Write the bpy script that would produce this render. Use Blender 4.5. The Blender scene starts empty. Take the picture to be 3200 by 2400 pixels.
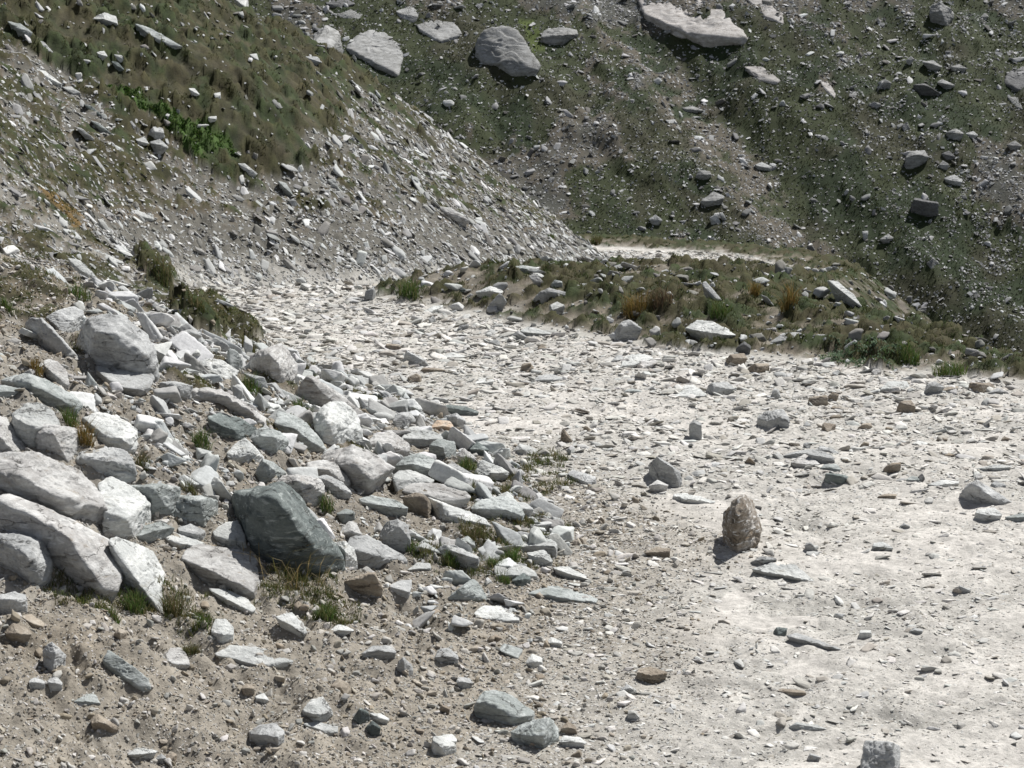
import bpy, bmesh, math, random
import numpy as np
from mathutils import Vector

# ------------------------------------------------------------------ camera, light, exposure
F_PX = 1911.0                      # focal length in pixels of a 1024 wide frame
CAM_H = 3.2
TILT = math.atan(281.0 / F_PX)
SUN_DIR = Vector((0.50, 0.54, 1.04)).normalized()     # towards the sun: high, behind the scene, to the right
sc = bpy.context.scene
cam_data = bpy.data.cameras.new("camera")
cam_data.sensor_width = 36.0
cam_data.lens = F_PX / 1024.0 * 36.0
cam_data.clip_start = 0.2
cam_data.clip_end = 2000.0
cam_data.dof.use_dof = True
cam_data.dof.focus_distance = 15.0
cam_data.dof.aperture_fstop = 9.0
cam = bpy.data.objects.new("camera", cam_data)
cam.location = (0, 0, CAM_H)
cam.rotation_euler = (math.pi / 2 - TILT, 0, 0)
sc.collection.objects.link(cam)
sc.camera = cam

sun_el = math.asin(SUN_DIR.z)
sun_az = math.atan2(SUN_DIR.x, SUN_DIR.y)             # from +Y towards +X
world = bpy.data.worlds.new("World")
sc.world = world
world.use_nodes = True
wn = world.node_tree
sky = wn.nodes.new("ShaderNodeTexSky")
sky.sky_type = 'NISHITA'
sky.sun_disc = False
sky.sun_elevation = sun_el
sky.sun_rotation = sun_az
sky.altitude = 2400
bg = wn.nodes["Background"]
bg.inputs["Strength"].default_value = 0.075
sky.air_density = 0.8
sky.dust_density = 2.0
hsv = wn.nodes.new("ShaderNodeHueSaturation")
hsv.inputs["Saturation"].default_value = 0.5          # sky colour desaturated to keep shaded faces neutral grey
wn.links.new(sky.outputs[0], hsv.inputs["Color"])
wn.links.new(hsv.outputs[0], bg.inputs["Color"])
sun_d = bpy.data.lights.new("sun", 'SUN')
sun_d.energy = 4.8
sun_d.angle = math.radians(0.55)
sun_d.color = (1.0, 0.98, 0.95)
sun = bpy.data.objects.new("sun", sun_d)
sun.rotation_euler = SUN_DIR.to_track_quat('Z', 'Y').to_euler()
sun.location = (20, 25, 60)
sc.collection.objects.link(sun)
sc.view_settings.view_transform = 'Standard'
sc.view_settings.look = 'None'
sc.view_settings.gamma = 1.0
sc.view_settings.use_curve_mapping = False
sc.view_settings.exposure = 0.42

# ------------------------------------------------------------------ small numeric helpers
RNG = np.random.default_rng(7)

def sst(a, b, x):
    t = np.clip((x - a) / (b - a), 0, 1)
    return t * t * (3 - 2 * t)

def _hash(ix, iy, iz, seed):
    h = (ix.astype(np.uint32) * np.uint32(374761393) + iy.astype(np.uint32) * np.uint32(668265263)
         + iz.astype(np.uint32) * np.uint32(2147483647) + np.uint32(seed * 1274126177 & 0xffffffff))
    h = (h ^ (h >> np.uint32(13))) * np.uint32(1274126177)
    h = (h ^ (h >> np.uint32(16))) * np.uint32(2246822519)
    h = h ^ (h >> np.uint32(15))
    return h.astype(np.float32) / np.float32(4294967295.0)

def noise3(x, y, z, seed=0):
    xi, yi, zi = np.floor(x), np.floor(y), np.floor(z)
    fx, fy, fz = x - xi, y - yi, z - zi
    fx, fy, fz = fx * fx * (3 - 2 * fx), fy * fy * (3 - 2 * fy), fz * fz * (3 - 2 * fz)
    xi, yi, zi = xi.astype(np.int64), yi.astype(np.int64), zi.astype(np.int64)
    r = 0
    for dz in (0, 1):
        wz = fz if dz else 1 - fz
        for dy in (0, 1):
            wy = fy if dy else 1 - fy
            a = _hash(xi, yi + dy, zi + dz, seed)
            b = _hash(xi + 1, yi + dy, zi + dz, seed)
            r = r + (a + (b - a) * fx) * (wy * wz)
    return r * 2 - 1

def noise2(x, y, seed=0):
    xi, yi = np.floor(x), np.floor(y)
    fx, fy = x - xi, y - yi
    fx, fy = fx * fx * (3 - 2 * fx), fy * fy * (3 - 2 * fy)
    xi, yi = xi.astype(np.int64), yi.astype(np.int64)
    zi = np.zeros_like(xi)
    a = _hash(xi, yi, zi, seed); b = _hash(xi + 1, yi, zi, seed)
    c = _hash(xi, yi + 1, zi, seed); d = _hash(xi + 1, yi + 1, zi, seed)
    return ((a + (b - a) * fx) * (1 - fy) + (c + (d - c) * fx) * fy) * 2 - 1

def fbm2(x, y, octaves, seed=0, gain=0.5):
    r, amp, f = 0, 1.0, 1.0
    for o in range(octaves):
        r = r + amp * noise2(x * f + 17.3 * o, y * f - 9.1 * o, seed + o)
        amp *= gain; f *= 2.03
    return r

def poly_dist(x, y, P):
    best = np.full(x.shape, 1e9, np.float32)
    for (x0, y0), (x1, y1) in zip(P[:-1], P[1:]):
        dx, dy = x1 - x0, y1 - y0
        t = np.clip(((x - x0) * dx + (y - y0) * dy) / (dx * dx + dy * dy), 0, 1)
        best = np.minimum(best, (x - x0 - t * dx) ** 2 + (y - y0 - t * dy) ** 2)
    return np.sqrt(best)

def in_poly(x, y, P):
    ins = np.zeros(x.shape, bool)
    n = len(P)
    for i in range(n):
        x0, y0 = P[i]; x1, y1 = P[(i + 1) % n]
        if y0 == y1:
            continue
        c = ((y0 > y) != (y1 > y)) & (x < (x1 - x0) * (y - y0) / (y1 - y0) + x0)
        ins ^= c
    return ins

def smooth_line(P, n=4):
    """Catmull-Rom through the given points"""
    out = []
    for i in range(len(P) - 1):
        p0, p1, p2, p3 = P[max(i - 1, 0)], P[i], P[i + 1], P[min(i + 2, len(P) - 1)]
        for k in range(n):
            t = k / n
            out.append(tuple(0.5 * (2 * b + (c - a) * t + (2 * a - 5 * b + 4 * c - d) * t * t + (3 * b - a - 3 * c + d) * t ** 3)
                             for a, b, c, d in zip(p0, p1, p2, p3)))
    out.append(P[-1])
    return out

# ------------------------------------------------------------------ the lie of the land (plan in metres, camera at the origin looking along +Y)
LEFT = smooth_line([(-0.9, -6), (-0.7, 6), (-0.3, 9), (0.3, 12.0), (.3, 15.0), (-.5, 18.7), (-1.64, 22), (-2.7, 24.1), (-3.3, 25.8), (-4.2, 28.2),
        (-5.2, 31.2), (-6.0, 34.2), (-5.6, 36.6), (-4.0, 38.2), (-1.8, 40.6), (.2, 44.6), (1.9, 49.6), (3.1, 55), (3.25, 58.8), (1.8, 62), (-3, 65), (-30, 72)])
RIGHT = smooth_line([(6.9, -6), (6.8, 12), (6.5, 18), (5.8, 21.8), (4.4, 22.9), (2.9, 24.2), (1.2, 25.8), (-.2, 28.3), (-1.6, 30.5), (-2.6, 32.2), (-2.5, 34),
         (-1.4, 36), (0.2, 38.4), (2.2, 42.0), (4.0, 46.2), (6.2, 51), (7.6, 56), (8.3, 60.5), (7.0, 65), (3, 68), (-3, 71), (-30, 77)])
RIM = smooth_line([(9.5, -6), (9.4, 12), (8.6, 19), (7.3, 22.4), (6.1, 25.3), (5.3, 29), (5.2, 33), (5.5, 37), (6.4, 42), (8.4, 48), (10.0, 54), (10.8, 60.5),
       (9.6, 66), (6, 70), (0, 73.5), (-30, 80)])

def road_z(y):
    return -1.86 * np.clip((y - 33.0) / 23.5, 0, 1) ** 0.92

NV, NU = 1150, 900
UMAX = 0.46
ROWS = np.exp(np.linspace(math.log(4.0), math.log(175.0), NV))
COLS = np.linspace(-UMAX, UMAX, NU)
GU, GY = np.meshgrid(COLS, ROWS)
GX = GU * GY
X, Y = GX.astype(np.float64), GY.astype(np.float64)

dL, dR, dV = (poly_dist(X, Y, P) for P in (LEFT, RIGHT, RIM))
in_left = in_poly(X, Y, LEFT + [(-300, 72), (-300, -6)])
in_road = in_poly(X, Y, LEFT + RIGHT[::-1])
in_verge = in_poly(X, Y, RIGHT + RIM[::-1])
ZONE = np.where(in_left, 1, np.where(in_road, 0, np.where(in_verge, 2, 3)))     # 0 track, 1 hillside, 2 verge, 3 valley and far slope

zr = road_z(Y)
big = fbm2(X * .22, Y * .22, 4, 3)
mid = fbm2(X * 1.1, Y * 1.1, 4, 11)
fine = fbm2(X * 5.0, Y * 5.0, 4, 23)
# hillside left of the track
w_far = sst(24, 33, Y)
s = dL
near_prof = 0.20 * np.minimum(s, 1.2) + 0.40 * np.clip(s - 1.2, 0, 3.4) + 0.62 * np.clip(s - 4.6, 0, 99)
far_prof = 0.78 * np.minimum(s, 6.5) + 0.58 * np.clip(s - 6.5, 0, 99)
z_left = zr + (1 - w_far) * near_prof + w_far * far_prof + sst(0.5, 4, s) * (0.32 * big + 0.07 * mid) + sst(0, .6, s) * 0.02 * fine
# verge and the hump on the inside of the bend
hmax = 0.05 + 0.32 * sst(25.0, 31.0, Y) * (1 - sst(33.5, 43, Y))
z_verge = zr + hmax * sst(0, 1.9, dR) * (0.5 + 0.5 * sst(0.0, 1.6, dV)) + sst(0, 1.0, dR) * (.05 * mid + .03 * fine)
rut_t = dL / np.maximum(dL + dR, .1) + .05 * fbm2(X * .3, Y * .3, 2, 37)
ruts = np.exp(-((rut_t - .36) / .07) ** 2) + np.exp(-((rut_t - .68) / .07) ** 2)
z_road = zr - 0.05 * ruts * (.6 + .6 * mid) + 0.035 * fbm2(X * .8, Y * .8, 3, 31) * sst(0, 1.0, np.minimum(dL, dR)) + 0.008 * fine
z_valley = zr + 0.5 * hmax - 0.80 * dV + .12 * mid * sst(0, 1, dV)
far_big = fbm2(X * .045 + 3, Y * .03, 4, 41)
far_mid = fbm2(X * .3, Y * .2, 4, 47)
gully = sst(0.55, 0.0, np.abs((X + (Y - 84) * .42 - 21.5) / 9.0))
z_far = -9.0 + 0.56 * (Y - 86) + 1.6 * far_big + 0.28 * far_mid - 1.1 * gully
z_valley = np.maximum(z_valley, z_far)
Z = np.choose(ZONE, [z_road, z_left, z_verge, z_valley])
Z = np.where((ZONE != 3) & (z_far > Z), z_far, Z)
FAR = (ZONE == 3) & (z_far >= z_valley - 1e-6)
Z0 = Z.copy()

def grid_pos(x, y):
    v = (np.log(np.maximum(y, 4.001)) - math.log(4.0)) / (math.log(175.0) - math.log(4.0)) * (NV - 1)
    u = (x / np.maximum(y, 4.001) + UMAX) / (2 * UMAX) * (NU - 1)
    return np.clip(v, 0, NV - 1.001), np.clip(u, 0, NU - 1.001)

def sample(A, x, y):
    v, u = grid_pos(np.asarray(x, float), np.asarray(y, float))
    i, j = v.astype(int), u.astype(int)
    fv, fu = v - i, u - j
    return (A[i, j] * (1 - fu) + A[i, j + 1] * fu) * (1 - fv) + (A[i + 1, j] * (1 - fu) + A[i + 1, j + 1] * fu) * fv

def nearest(A, x, y):
    v, u = grid_pos(np.asarray(x, float), np.asarray(y, float))
    return A[np.rint(v).astype(int), np.rint(u).astype(int)]

CT, ST = math.cos(TILT), math.sin(TILT)
def ray(px, py):
    a = (np.asarray(px, float) - 512) / F_PX
    b = (np.asarray(py, float) - 384) / F_PX
    return a, CT - b * ST, -ST - b * CT           # direction x, y, z

def ground_hit(px, py):
    """distance along +Y at which the sight line of a photo point meets the land"""
    a, dy, dz = ray(px, py)
    u, sl = a / dy, dz / dy
    out = np.zeros(len(u))
    for k in range(0, len(u), 400):
        uu = (np.clip(u[k:k + 400], -UMAX, UMAX) + UMAX) / (2 * UMAX) * (NU - 1)
        j = np.clip(uu.astype(int), 0, NU - 2); f = uu - j
        col = Z[:, j] * (1 - f) + Z[:, j + 1] * f
        zz = CAM_H + sl[k:k + 400][None, :] * ROWS[:, None]
        below = zz < col
        below[-1] = True
        i = np.argmax(below, 0); i = np.maximum(i, 1)
        q = np.arange(len(i))
        g0 = zz[i - 1, q] - col[i - 1, q]; g1 = zz[i, q] - col[i, q]
        t = np.clip(g0 / np.maximum(g0 - g1, 1e-9), 0, 1)
        out[k:k + 400] = ROWS[i - 1] + t * (ROWS[i] - ROWS[i - 1])
    return out

# crops in which the photograph was measured: origin in photo pixels and magnification
CROP = {1: (0, 0, 1.8436), 2: (1000, 0, 1.8433), 3: (2000, 0, 1.8433), 4: (0, 800, 2.0109), 5: (700, 1000, 1.8436), 6: (0, 1500, 1.8436),
        7: (1000, 1600, 1.8433), 8: (2000, 1000, 1.8433), 9: (2000, 1600, 1.8433), 10: (1000, 600, 1.2289), 11: (1100, 800, 2.212),
        12: (1600, 1100, 2.765), 13: (2400, 1100, 2.765), 0: (0, 0, 0.69125)}
def crop_px(tag, pts):
    ox, oy, s_ = CROP[tag]
    p = np.array(pts, float)
    return np.stack([(p[:, 0] / s_ + ox) * 0.32, (p[:, 1] / s_ + oy) * 0.32], 1)

def parse(txt):
    return [tuple(float(v) for v in w.split(',')) for w in txt.split()]

def land_polygon(tag, txt):
    """a patch of land outlined in the photo, as a polygon in plan"""
    q = crop_px(tag, parse(txt))
    dense = []
    for i in range(len(q)):
        a, b = q[i], q[(i + 1) % len(q)]
        for t in np.linspace(0, 1, 6)[:-1]:
            dense.append(a + (b - a) * t)
    dense = np.array(dense)
    d = ground_hit(dense[:, 0], dense[:, 1])
    a, dy, dz = ray(dense[:, 0], dense[:, 1])
    return list(zip(d * a / dy, d))

def mask_of(tag, txt, blur=0.5):
    """soft plan mask of such a patch with a ragged edge"""
    P = land_polygon(tag, txt)
    jx = X + 0.5 * blur * fbm2(X * 1.7 / max(blur, .2), Y * 1.7 / max(blur, .2), 3, 61)
    jy = Y + 0.5 * blur * fbm2(X * 1.7 / max(blur, .2), Y * 1.7 / max(blur, .2), 3, 67)
    return in_poly(jx, jy, P)

# ------------------------------------------------------------------ ground cover: where turf, scree, soil and dust lie
def plan_hits(tag, txt):
    q = crop_px(tag, parse(txt))
    d = ground_hit(q[:, 0], q[:, 1])
    a, dy, dz = ray(q[:, 0], q[:, 1])
    return list(zip(d * a / dy, d))

turf_edge = plan_hits(0, "-20,60 120,140 250,215 320,300 400,350 480,385 555,415 585,350 655,365 735,300 748,215 705,160")
jx = X + .45 * fbm2(X * 1.3, Y * 1.3, 4, 61); jy = Y + .6 * fbm2(X * 1.3, Y * 1.3, 4, 67)
spur_turf = in_poly(jx, jy, turf_edge + [(-2.2, 53.5), (-6, 60), (-40, 60), (-40, turf_edge[0][1])]) & (ZONE == 1)
jx2 = X + .10 * fbm2(X * 4, Y * 4, 3, 71); jy2 = Y + .10 * fbm2(X * 4, Y * 4, 3, 73)
def patch(tag, txt):
    return in_poly(jx2, jy2, land_polygon(tag, txt))
leafy = patch(1, "655,525 730,555 830,620 940,690 1040,730 1130,760 1230,800 1330,850 1360,900 1230,890 1100,900 1040,830 960,745 860,660 740,600")
for _ in range(1):
    leafy = leafy | np.roll(leafy, 1, 0) | np.roll(leafy, 2, 1) | np.roll(leafy, -2, 1)
rusty = patch(1, "225,1105 300,1130 400,1190 440,1240 470,1330 430,1320 370,1250 290,1180")
lip = patch(4, "860,60 950,50 1080,110 1100,180 1080,240 980,200 910,130")
lip2 = patch(4, "1120,330 1240,320 1330,360 1450,450 1640,540 1600,600 1440,560 1240,520 1130,450")
lip3 = patch(1, "1130,900 1330,900 1500,960 1510,1100 1450,1110 1420,1040 1250,1010 1150,960")
moss = patch(2, "1130,90 1230,110 1260,180 1290,280 1230,310 1210,230 1160,150")
dust_flat = patch(8, "230,1000 440,1040 700,1100 690,1180 480,1180 330,1150 120,1120 60,1060") | patch(9, "150,760 330,560 560,430 700,470 640,560 560,640 480,740 300,770") \
    | patch(9, "420,640 620,590 950,600 1100,660 760,680 560,650") | patch(9, "830,830 1050,830 1040,960 860,960 760,1000 800,900")
n1 = fbm2(X * .9, Y * .9, 4, 81); n2 = fbm2(X * 3.2, Y * 3.2, 4, 87); n3 = fbm2(X * 9, Y * 9, 3, 91)
VEG = np.zeros_like(Z)
L_ = ZONE == 1
VEG[L_] = (0.95 * sst(.75, 1.0, .35 * n1 + .4 * n2) * sst(1.2, 3, dL) * (.35 + .65 * sst(38, 30, Y)))[L_]
spur_low = L_ & (w_far > .3) & ~spur_turf
VEG[spur_low] = np.maximum(VEG, .85 * sst(-.08, .32, .3 * n1 + .5 * n2 + .15 * n3 + .25 * sst(-3, -7, X)) * sst(.8, 2.4, dL))[spur_low]
VEG[spur_turf] = (0.72 + .28 * sst(-.5, .2, n2))[spur_turf]
# soil bank in the near left
near_bank = L_ & (Y > 14) & (Y < 30) & (dL > .2)
VEG[near_bank] = np.maximum(VEG, .75 * sst(.0, .4, .4 * n1 + .4 * n2 + .25 * sst(16, 21, Y)))[near_bank]
VEG[leafy | rusty | lip | lip2 | lip3] = 1
V_ = ZONE == 2
hump = hmax > .2
VEG[V_] = (np.where(hump, .55, .62) + .5 * n2 + .25 * n1 + .3 * sst(.6, 2.2, dR) - .55 * sst(.5, .0, dR + .3 * n2))[V_]
VEG[V_ & (dV < .9)] += .35
VEG[(ZONE == 3) & ~FAR] = .75 + .3 * n2[(ZONE == 3) & ~FAR]
far_n = fbm2(X * .16 + 5, Y * .10, 4, 101)
far_n2 = fbm2(X * 1.3, Y * .9, 4, 103)
bare = sst(.05, .55, far_n + .35 * far_n2 - .25) + .8 * sst(.9, .2, np.abs((X + (Y - 84) * .42 - 19.5) / 5.0)) * sst(-.6, .3, far_n2)
VEG[FAR] = np.clip(.92 - .58 * bare + .12 * far_n2, 0, 1)[FAR]
VEG = np.clip(VEG, 0, 1)
VEG *= np.where(ZONE == 0, 0, 1)
BROWN = np.zeros_like(Z)             # brown gravelly soil
near_edge = (ZONE == 0) * sst(1.5 + .5 * n1, .2, dL) * sst(19, 15, Y) + L_ * (Y < 17) * sst(4, 1, dL)
BROWN = np.clip(near_edge * (.75 + .3 * n2) + L_ * (1 - w_far) * .45, 0, 1)
wheel = in_poly(jx2, jy2, [(1, 8), (2, 8), (2.5, 14), (2.0, 19), (0, 23), (1.4, 13)])
DUSTY = np.clip((ZONE == 0) * (.55 + .5 * n1 + .25 * n2), 0, 1)
DUSTY[dust_flat] = 1.0
DUSTY *= 1 - BROWN

def soften(M, it=6):
    M = M.astype(np.float32)
    for _ in range(it):
        M = (M + np.roll(M, 4, 0) + np.roll(M, -4, 0) + np.roll(M, 6, 1) + np.roll(M, -6, 1)) / 5
    return M

# turf stands proud of the scree round it, with a raw earth edge
lift = np.where(spur_turf | lip3, .13, 0) * (1 + .5 * n2) + np.where(L_ & ~spur_turf, .06 * VEG, 0) + np.where(V_, .05 * VEG * sst(.1, .8, dR), 0)
lift += np.where(lip | lip2, .24 * (1 + .5 * n2 + .3 * n3), 0)
tuss = np.where(spur_turf, sst(.0, .8, n2) * .15 + .07 * n3, np.where(V_, sst(.0, .8, n2) * .12 + .05 * n3, 0)) * VEG
Z += .5 * lift + .5 * soften(lift, 2) + tuss
Z += np.where(spur_low, (.05 * n2 + .035 * n3) * sst(.1, 1, dL), 0)
Z += np.where(L_ & ~spur_low & ~spur_turf, (.05 * n2 + .03 * n3) * sst(.0, .8, dL), 0)
clods = patch(6, "0,880 180,820 420,860 620,960 700,1120 500,1130 300,1180 0,1120")
Z += soften(clods) * (.05 * np.abs(n3) + .04 * np.abs(n2))
Z += np.where(FAR, .10 * far_n2 + .22 * sst(.2, .7, far_mid), 0)
bumps = np.where(ZONE == 0, 1.0, 0) * sst(0, 1.5, dL)
Z += bumps * (.024 * n2 + .016 * n3) * (1 - .5 * DUSTY)
Z -= soften(dust_flat) * .012

# base colour of the land, linear
def mix(a, b, t):
    return a + (np.array(b) - a) * t[..., None]
C = np.empty(Z.shape + (3,))
C[:] = (.395, .38, .345)
C = mix(C, (.515, .49, .45), DUSTY)
C = mix(C, (.25, .222, .18), BROWN * .9)
pile = L_ * sst(24, 21, Y) * sst(10.5, 12.5, Y) * sst(.1, .6, dL) * sst(5.5, 3.5, dL)
C = mix(C, (.19, .17, .14), pile * .75)
C = mix(C, (.20, .17, .13), soften(clods) * .8)
soil_bank = L_ * (1 - w_far) * sst(15.5, 18, Y + .8 * n1) * sst(1.2, 2.4, dL)
C = mix(C, (.165, .145, .11), soil_bank * .85)
C[L_] = mix(C, (.125, .118, .10), sst(.05, .9, dL + .3 * n2) * w_far)[L_]
C[V_] = mix(C, (.20, .18, .145), sst(.05, .7, dR + .25 * n2))[V_]
C[FAR] = (.069, .070, .058)
SHADE_OF_GREEN = np.where(FAR, .80, np.where(ZONE == 1,   .57 * (1 + .3 * np.clip(n3, -1, 1)), .64))[..., None]
C[(ZONE == 3) & ~FAR] = (.16, .15, .13)
tone = fbm2(X * 2.3, Y * 2.3, 4, 111)
tone_far = fbm2(X * .35, Y * .3, 4, 113)
tone = np.where(FAR, tone_far, tone)
G = np.empty_like(C)
G[:] = (.070, .066, .026)
G = mix(G, (.050, .068, .022), sst(0, .6, tone))
G = mix(G, (.088, .072, .036), sst(.1, .8, -tone) * .8)
G[FAR] = mix(np.broadcast_to(np.array((.048, .057, .024)), C.shape), (.054, .052, .030), sst(-.3, .5, tone_far))[FAR]
G[FAR] = mix(G, (.030, .044, .018), sst(.1, .6, fbm2(X * .5, Y * .4, 3, 119)))[FAR]
G = G * SHADE_OF_GREEN * np.array((.97, 1.02, .9))
G[leafy] = (.048, .085, .017)
G[rusty] = (.13, .085, .03)
G[moss] = (.07, .095, .02)
soil_edge = sst(.25, .5, VEG) * sst(.9, .6, VEG)
C = mix(C, (.125, .100, .070), soil_edge * np.where(ZONE == 1, .8, .55))
C = C * (1 - sst(.5, .8, VEG))[..., None] + G * sst(.5, .8, VEG)[..., None]
C = C * (1 + .10 * n3[..., None])
COL = np.clip(C, 0.004, .9)

# ------------------------------------------------------------------ materials
def new_mat(name, rough=.9):
    m = bpy.data.materials.new(name)
    m.use_nodes = True
    nt = m.node_tree
    b = nt.nodes["Principled BSDF"]
    b.inputs["Roughness"].default_value = rough
    b.inputs["Specular IOR Level"].default_value = .25
    return m, nt, b

def node(nt, t, **kw):
    n = nt.nodes.new(t)
    for k, v in kw.items():
        if k in n.inputs:
            n.inputs[k].default_value = v
        else:
            setattr(n, k, v)
    return n

def mixcol(nt, fac, a, b, mode='MIX'):
    n = nt.nodes.new("ShaderNodeMix"); n.data_type = 'RGBA'; n.blend_type = mode
    def put(sock, v):
        if hasattr(v, "is_output"): nt.links.new(v, sock)
        elif isinstance(v, (int, float)): sock.default_value = v
        else: sock.default_value = (*v, 1)
    put(n.inputs[0], fac); put(n.inputs[6], a); put(n.inputs[7], b)
    return n.outputs[2]

def ramp(nt, src, stops):
    n = nt.nodes.new("ShaderNodeValToRGB")
    e = n.color_ramp.elements
    while len(e) < len(stops): e.new(.5)
    for k, (p, c) in enumerate(stops):
        e[k].position = p; e[k].color = (c, c, c, 1) if isinstance(c, (int, float)) else (*c, 1)
    nt.links.new(src, n.inputs[0])
    return n.outputs[0]

def land_material():
    m, nt, b = new_mat("land", .95)
    at = node(nt, "ShaderNodeAttribute", attribute_name="tone")
    vg = node(nt, "ShaderNodeAttribute", attribute_name="veg")
    geo = node(nt, "ShaderNodeNewGeometry")
    na = node(nt, "ShaderNodeTexNoise", Scale=22.0, Detail=8.0, Roughness=.72)
    nb = node(nt, "ShaderNodeTexNoise", Scale=3.1, Detail=9.0, Roughness=.7)
    vo = node(nt, "ShaderNodeTexVoronoi", Scale=26.0); vo.inputs["Randomness"].default_value = 1
    for n in (na, nb, vo): nt.links.new(geo.outputs["Position"], n.inputs["Vector"])
    f1 = ramp(nt, na.outputs[0], [(.28, .62), (.5, 1.0), (.75, 1.35)])
    f2 = ramp(nt, nb.outputs[0], [(.3, .75), (.52, 1.0), (.72, 1.22)])
    c = mixcol(nt, 1.0, at.outputs[0], f1, 'MULTIPLY')
    c = mixcol(nt, 1.0, c, f2, 'MULTIPLY')
    grit = ramp(nt, vo.outputs["Color"], [(.0, .82), (.6, 1.0), (.93, 1.0), (1.0, 1.15)])
    c = mixcol(nt, .8, c, grit, 'MULTIPLY')
    nt.links.new(c, b.inputs["Base Color"])
    nb.inputs["Scale"].default_value = 3.1
    bp = node(nt, "ShaderNodeBump", Strength=.9, Distance=.035)
    bp2 = node(nt, "ShaderNodeBump", Strength=.8, Distance=.012)
    nt.links.new(nb.outputs[0], bp.inputs["Height"])
    nt.links.new(na.outputs[0], bp2.inputs["Height"])
    nt.links.new(bp.outputs[0], bp2.inputs["Normal"])
    nt.links.new(bp2.outputs[0], b.inputs["Normal"])
    return m
LAND = land_material()

# ------------------------------------------------------------------ the land meshes (one height field cut along the track's edges)
def mesh_from(name, verts, faces, attrs=None, smooth=False):
    """verts (n,3), faces (m,k) all with k corners; attrs name -> (n,) or (n,3)"""
    me = bpy.data.meshes.new(name)
    n, (m_, k) = len(verts), faces.shape
    me.vertices.add(n); me.vertices.foreach_set("co", np.ascontiguousarray(verts, np.float32).ravel())
    me.loops.add(m_ * k); me.loops.foreach_set("vertex_index", np.ascontiguousarray(faces, np.int32).ravel())
    me.polygons.add(m_); me.polygons.foreach_set("loop_start", np.arange(0, m_ * k, k, dtype=np.int32))
    me.polygons.foreach_set("loop_total", np.full(m_, k, np.int32))
    me.polygons.foreach_set("use_smooth", np.full(m_, bool(smooth)))
    for an, av in (attrs or {}).items():
        if av.ndim == 1:
            a = me.attributes.new(an, 'FLOAT', 'POINT'); a.data.foreach_set("value", np.ascontiguousarray(av, np.float32))
        else:
            a = me.attributes.new(an, 'FLOAT_COLOR', 'POINT')
            a.data.foreach_set("color", np.concatenate([av, np.ones((n, 1))], 1).astype(np.float32).ravel())
    me.update(calc_edges=True)
    return me

def link(name, me, mat=None, kind=None, label=None, cat=None, group=None, loc=None):
    o = bpy.data.objects.new(name, me)
    sc.collection.objects.link(o)
    if mat is not None and not me.materials: me.materials.append(mat)
    if loc is not None: o.location = loc
    if kind: o["kind"] = kind
    if label: o["label"] = label
    if cat: o["category"] = cat
    if group: o["group"] = group
    return o

fz = np.where(FAR, 3, np.where(ZONE == 3, 2, ZONE))[:-1, :-1]
idx = np.arange(NV * NU).reshape(NV, NU)
quads = np.stack([idx[:-1, :-1], idx[:-1, 1:], idx[1:, 1:], idx[1:, :-1]], -1)
P3 = np.stack([X, Y, Z], -1).reshape(-1, 3)
for zid, nm, lb, ct in ((0, "track", "stony pale dirt track bending left and vanishing behind the hillside", "track"),
                (1, "hillside", "steep scree and turf hillside rising on the left of the track", "hillside"),
                (2, "verge", "grassy humped verge on the outer side of the track", "verge"),
                (3, "mountainside", "dark grassy mountainside strewn with stones across the valley", "mountainside")):
    q = quads[fz == zid]
    used, inv = np.unique(q, return_inverse=True)
    me = mesh_from(nm, P3[used], inv.reshape(q.shape), {"tone": COL.reshape(-1, 3)[used], "veg": VEG.reshape(-1)[used]}, True)
    link(nm, me, LAND, kind="structure", label=lb, cat=ct)

# gradient of the land, for laying stones on slopes
def land_normal(x, y):
    e = np.maximum(.08, .004 * y)
    zx = (sample(Z, x + e, y) - sample(Z, x - e, y)) / (2 * e)
    zy = (sample(Z, x, y + e) - sample(Z, x, y - e)) / (2 * e)
    n = np.stack([-zx, -zy, np.ones_like(zx)], -1)
    return n / np.linalg.norm(n, axis=-1, keepdims=True)

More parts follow.
